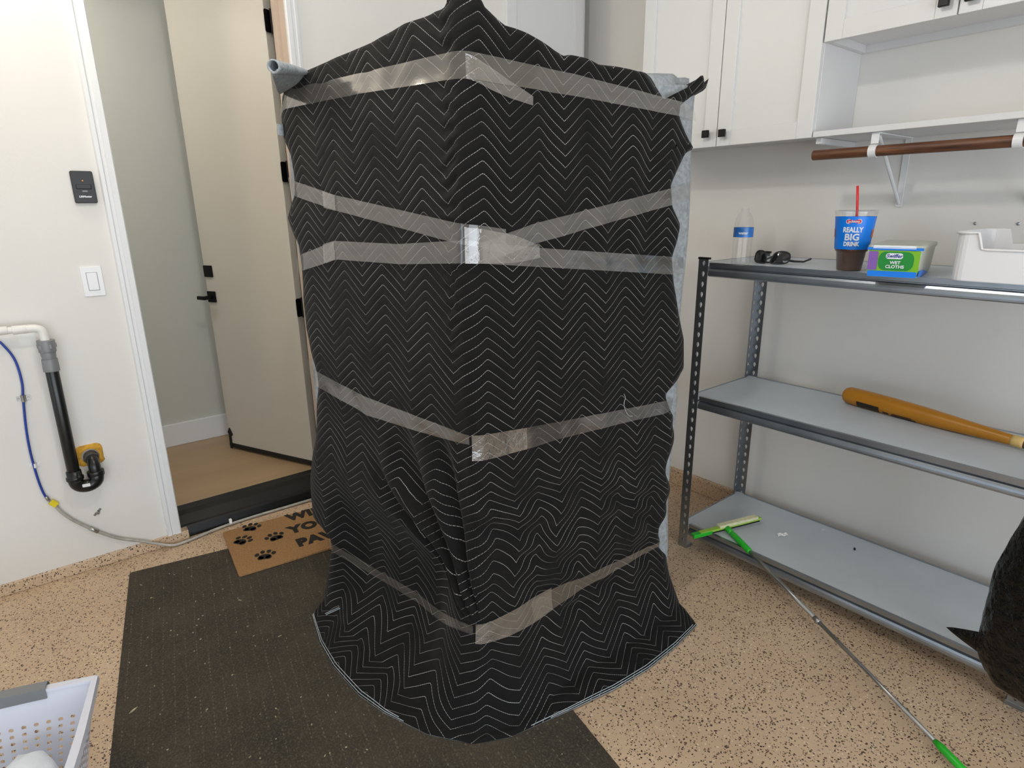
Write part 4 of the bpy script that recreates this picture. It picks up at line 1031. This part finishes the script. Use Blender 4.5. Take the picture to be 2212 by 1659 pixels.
MB().tube([tuple(S0+e1*x+e2*curve_off(x)+Vector((0, 0, .008-.002*math.cos(x*150)))) for x in (-.012, -.006, 0, .006, .012)], .0032, 8).build('bridge', M['black'], t, smooth=True)

# ------------------------------------------------------------------ baseball bat on the middle shelf
t = thing('baseball_bat', 'ochre wooden baseball bat with worn grip on the middle shelf', 'baseball bat', (2.4, .6, .7))
E0 = Vector((2.440, .952, .7345)); E1 = Vector((2.318, .118, .718)); ed = (E1-E0).normalized(); EL = (E1-E0).length
def batp(s): return E0+ed*(s*EL)
bprof = [(0, .004), (.006, .018), (.014, .027), (.03, .0325), (.10, .0340), (.22, .0338), (.34, .0315), (.46, .0265), (.56, .0215), (.64, .0180), (.70, .0160)]
MB().tube([batp(s) for s, r in bprof], [r for s, r in bprof], 24).build('barrel', M['bat'], t, smooth=True)
gp = [(.685, .0172), (.73, .0150), (.85, .0142), (.95, .0150), (.975, .018), (.985, .024), (.995, .0235), (1.0, .014)]
MB().tube([batp(s) for s, r in gp], [r for s, r in gp], 20).build('grip', M['grip'], t, smooth=True)
MB().tube([batp(s) for s in (.660, .668, .690, .700)], [.0178, .0186, .0182, .0168], 18).build('tape_band', M['tapecream'], t, smooth=True)
def bat_print(s0, s1, a0, a1):
    up = Vector((0, 0, 1)); sd = ed.cross(up).normalized()
    if sd.x > 0: sd = -sd
    rows_ = []
    for i in range(9):
        s = s0+(s1-s0)*i/8; r = interp(s, bprof)+.0006; rows_.append([tuple(batp(s)+sd*r*math.cos(math.radians(a0+(a1-a0)*j/6))+up*r*math.sin(math.radians(a0+(a1-a0)*j/6))) for j in range(7)])
    MB().grid(rows_).build('printed_mark', M['batink'], t)
bat_print(.085, .185, -52, -8); bat_print(.20, .225, -50, -30); bat_print(.235, .335, -62, -40); bat_print(.24, .32, -36, -28)

# ------------------------------------------------------------------ squeegee leaning from the floor onto the low shelf
t = thing('floor_squeegee', 'green squeegee with long metal pole leaning on the lowest shelf', 'squeegee', (1.9, .7, 0))
p0 = Vector((2.128, 1.200, .140)); p1 = Vector((1.640, .130, .013)); pdv = (p1-p0).normalized()
def pp(s): return p0+(p1-p0)*s
MB().tube([pp(.11), pp(.45)], .0082, 14).build('upper_pole', M['steel'], t, smooth=True)
MB().tube([pp(.44), pp(.87)], .0066, 14).build('lower_pole', M['steel'], t, smooth=True)
MB().tube([pp(.435), pp(.455)], .0094, 14).build('pole_joint', M['steel'], t, smooth=True)
MB().tube([pp(.835), pp(.850), pp(1.0)], [.0075, .0105, .0112], 16).build('grip', M['bright_green'], t, smooth=True)
MB().tube([pp(.845), pp(.865)], .0085, 14).build('pole_joint', M['steel'], t, smooth=True)
MB().tube([pp(.012), pp(.03), pp(.12), pp(.125)], [.010, .0125, .0120, .0095], 16).build('socket', M['bright_green'], t, smooth=True)
h0 = Vector((2.020, 1.268, .136)); h1 = Vector((2.305, 1.162, .150)); hv = (h1-h0).normalized(); hw = hv.cross(Vector((0, 0, 1))).normalized()
HX = Matrix((hv, hw, hv.cross(hw)*-1)).transposed().to_4x4(); HX.translation = h0; HLn = (h1-h0).length
if HX.to_3x3().col[2].z < 0: HX = HX @ Matrix.Diagonal((1, 1, -1, 1))
b = MB(); b.box(.0, HLn, -.011, .011, -.004, .006, 0, HX); b.build('head_bar', M['lime_plastic'], t, bevel=.002)
b = MB(); b.box(.092, HLn-.018, -.014, .014, .003, .017, 0, HX); b.build('scrub_pad', M['pad'], t, bevel=.004)
b = MB(); b.box(-.03, HLn*.995, -.002, .002, -.016, -.003, 0, HX); b.build('rubber_blade', M['rubber'], t)
b = MB(); b.box(-.035, .055, -.012, .013, -.006, .004, 0, HX); b.box(-.038, .05, .006, .016, -.010, -.004, 0, HX); b.build('end_clamp', M['bright_green'], t, bevel=.002)
b = MB(); b.tube([h0+hv*HLn*.42+Vector((0, 0, .0)), p0+(p1-p0)*.02], [.014, .011], 12); b.tube([h0+hv*HLn*.36, h0+hv*HLn*.50], .009, 12); b.build('swivel', M['bright_green'], t, smooth=True)

# ------------------------------------------------------------------ black bag hanging at the right end of the shelving
t = thing('garbage_bag', 'crumpled shiny black plastic bag hanging at the right end of the shelving', 'bag', (1.94, .12, .14))
def bag_prof(z):
    return interp(z, [(.14, .02), (.15, .55), (.18, .86), (.24, .97), (.34, 1.0), (.5, .97), (.62, .88), (.70, .76), (.78, .56), (.88, .34), (.98, .16), (1.06, .10), (1.20, .09)])
rows_ = []
for j in range(90):
    z = .140+1.06*(j/89)**1.15; s = bag_prof(z); row = []
    cx = 1.945-.02*math.sin((z-.14)*4)+.08*sstep(.85, 1.2, z); cy = .116+.05*sstep(.85, 1.2, z)
    for i in range(97):
        a = 2*PI*i/96; c_, s_ = math.cos(a), math.sin(a)
        cr_ = 1+.055*noise.noise((c_*2.2, s_*2.2, z*4))+.035*noise.noise((c_*5, s_*5, z*9))+.022*abs(noise.noise((c_*9, s_*9, z*16)))
        row.append((cx+.105*s*cr_*c_, cy+.188*s*cr_*s_, z+.012*noise.noise((c_*3, s_*3, z*5))))
    rows_.append(row)
MB().grid(rows_).build('bag_body', M['bag'], t, smooth=True)
rows_ = []
for j in range(9):   # the pinched corner that sticks out to the left
    q = j/8; row = []
    for i in range(13):
        a = 2*PI*i/12; r = (1-q)**.8
        row.append((1.955+.016*r*math.cos(a)+.01*q,   .26+.125*q, .236-.004*q+.045*r*math.sin(a)))
    rows_.append(row)
MB().grid(rows_).build('pinched_corner', M['bag'], t, smooth=True)
# scraps left on the lowest shelf
o = MB(); X = Matrix.Translation((2.293, 1.052, .1185)) @ Matrix.Rotation(-.6, 4, 'Z')
o.grid([[tuple(X @ Vector((-.022+.044*i/6, -.008+.016*j/3, .001+.004*math.sin(i*.9+j)**2+.004*(j/3)))) for i in range(7)] for j in range(4)])
tag(o.build('paper_scrap', M['paper'], None, solid=.001), 'crumpled white paper scrap on the lowest shelf', 'paper')
tag(leafmesh((2.41, .813, .1185), .010, .004, .3, .004).build('dark_crumb', M['dark']), 'small dark crumb on the lowest shelf', 'crumb')
tag(leafmesh((2.468, .964, .1185), .008, .002, -.4, .002).build('paper_scrap', M['paper']), 'tiny white scrap near the back edge of the lowest shelf', 'paper')

# loose thread hanging on the quilting
th_ = [(.545, .895), (.552, .880), (.547, .862), (.556, .838), (.572, .818), (.590, .812)]
MB().tube(spline([on_right(u, z, .022+max(0, wrinkle(u, z))) for u, z in th_], 5), .0008, 5).build('loose_thread', M['threadline'], app)
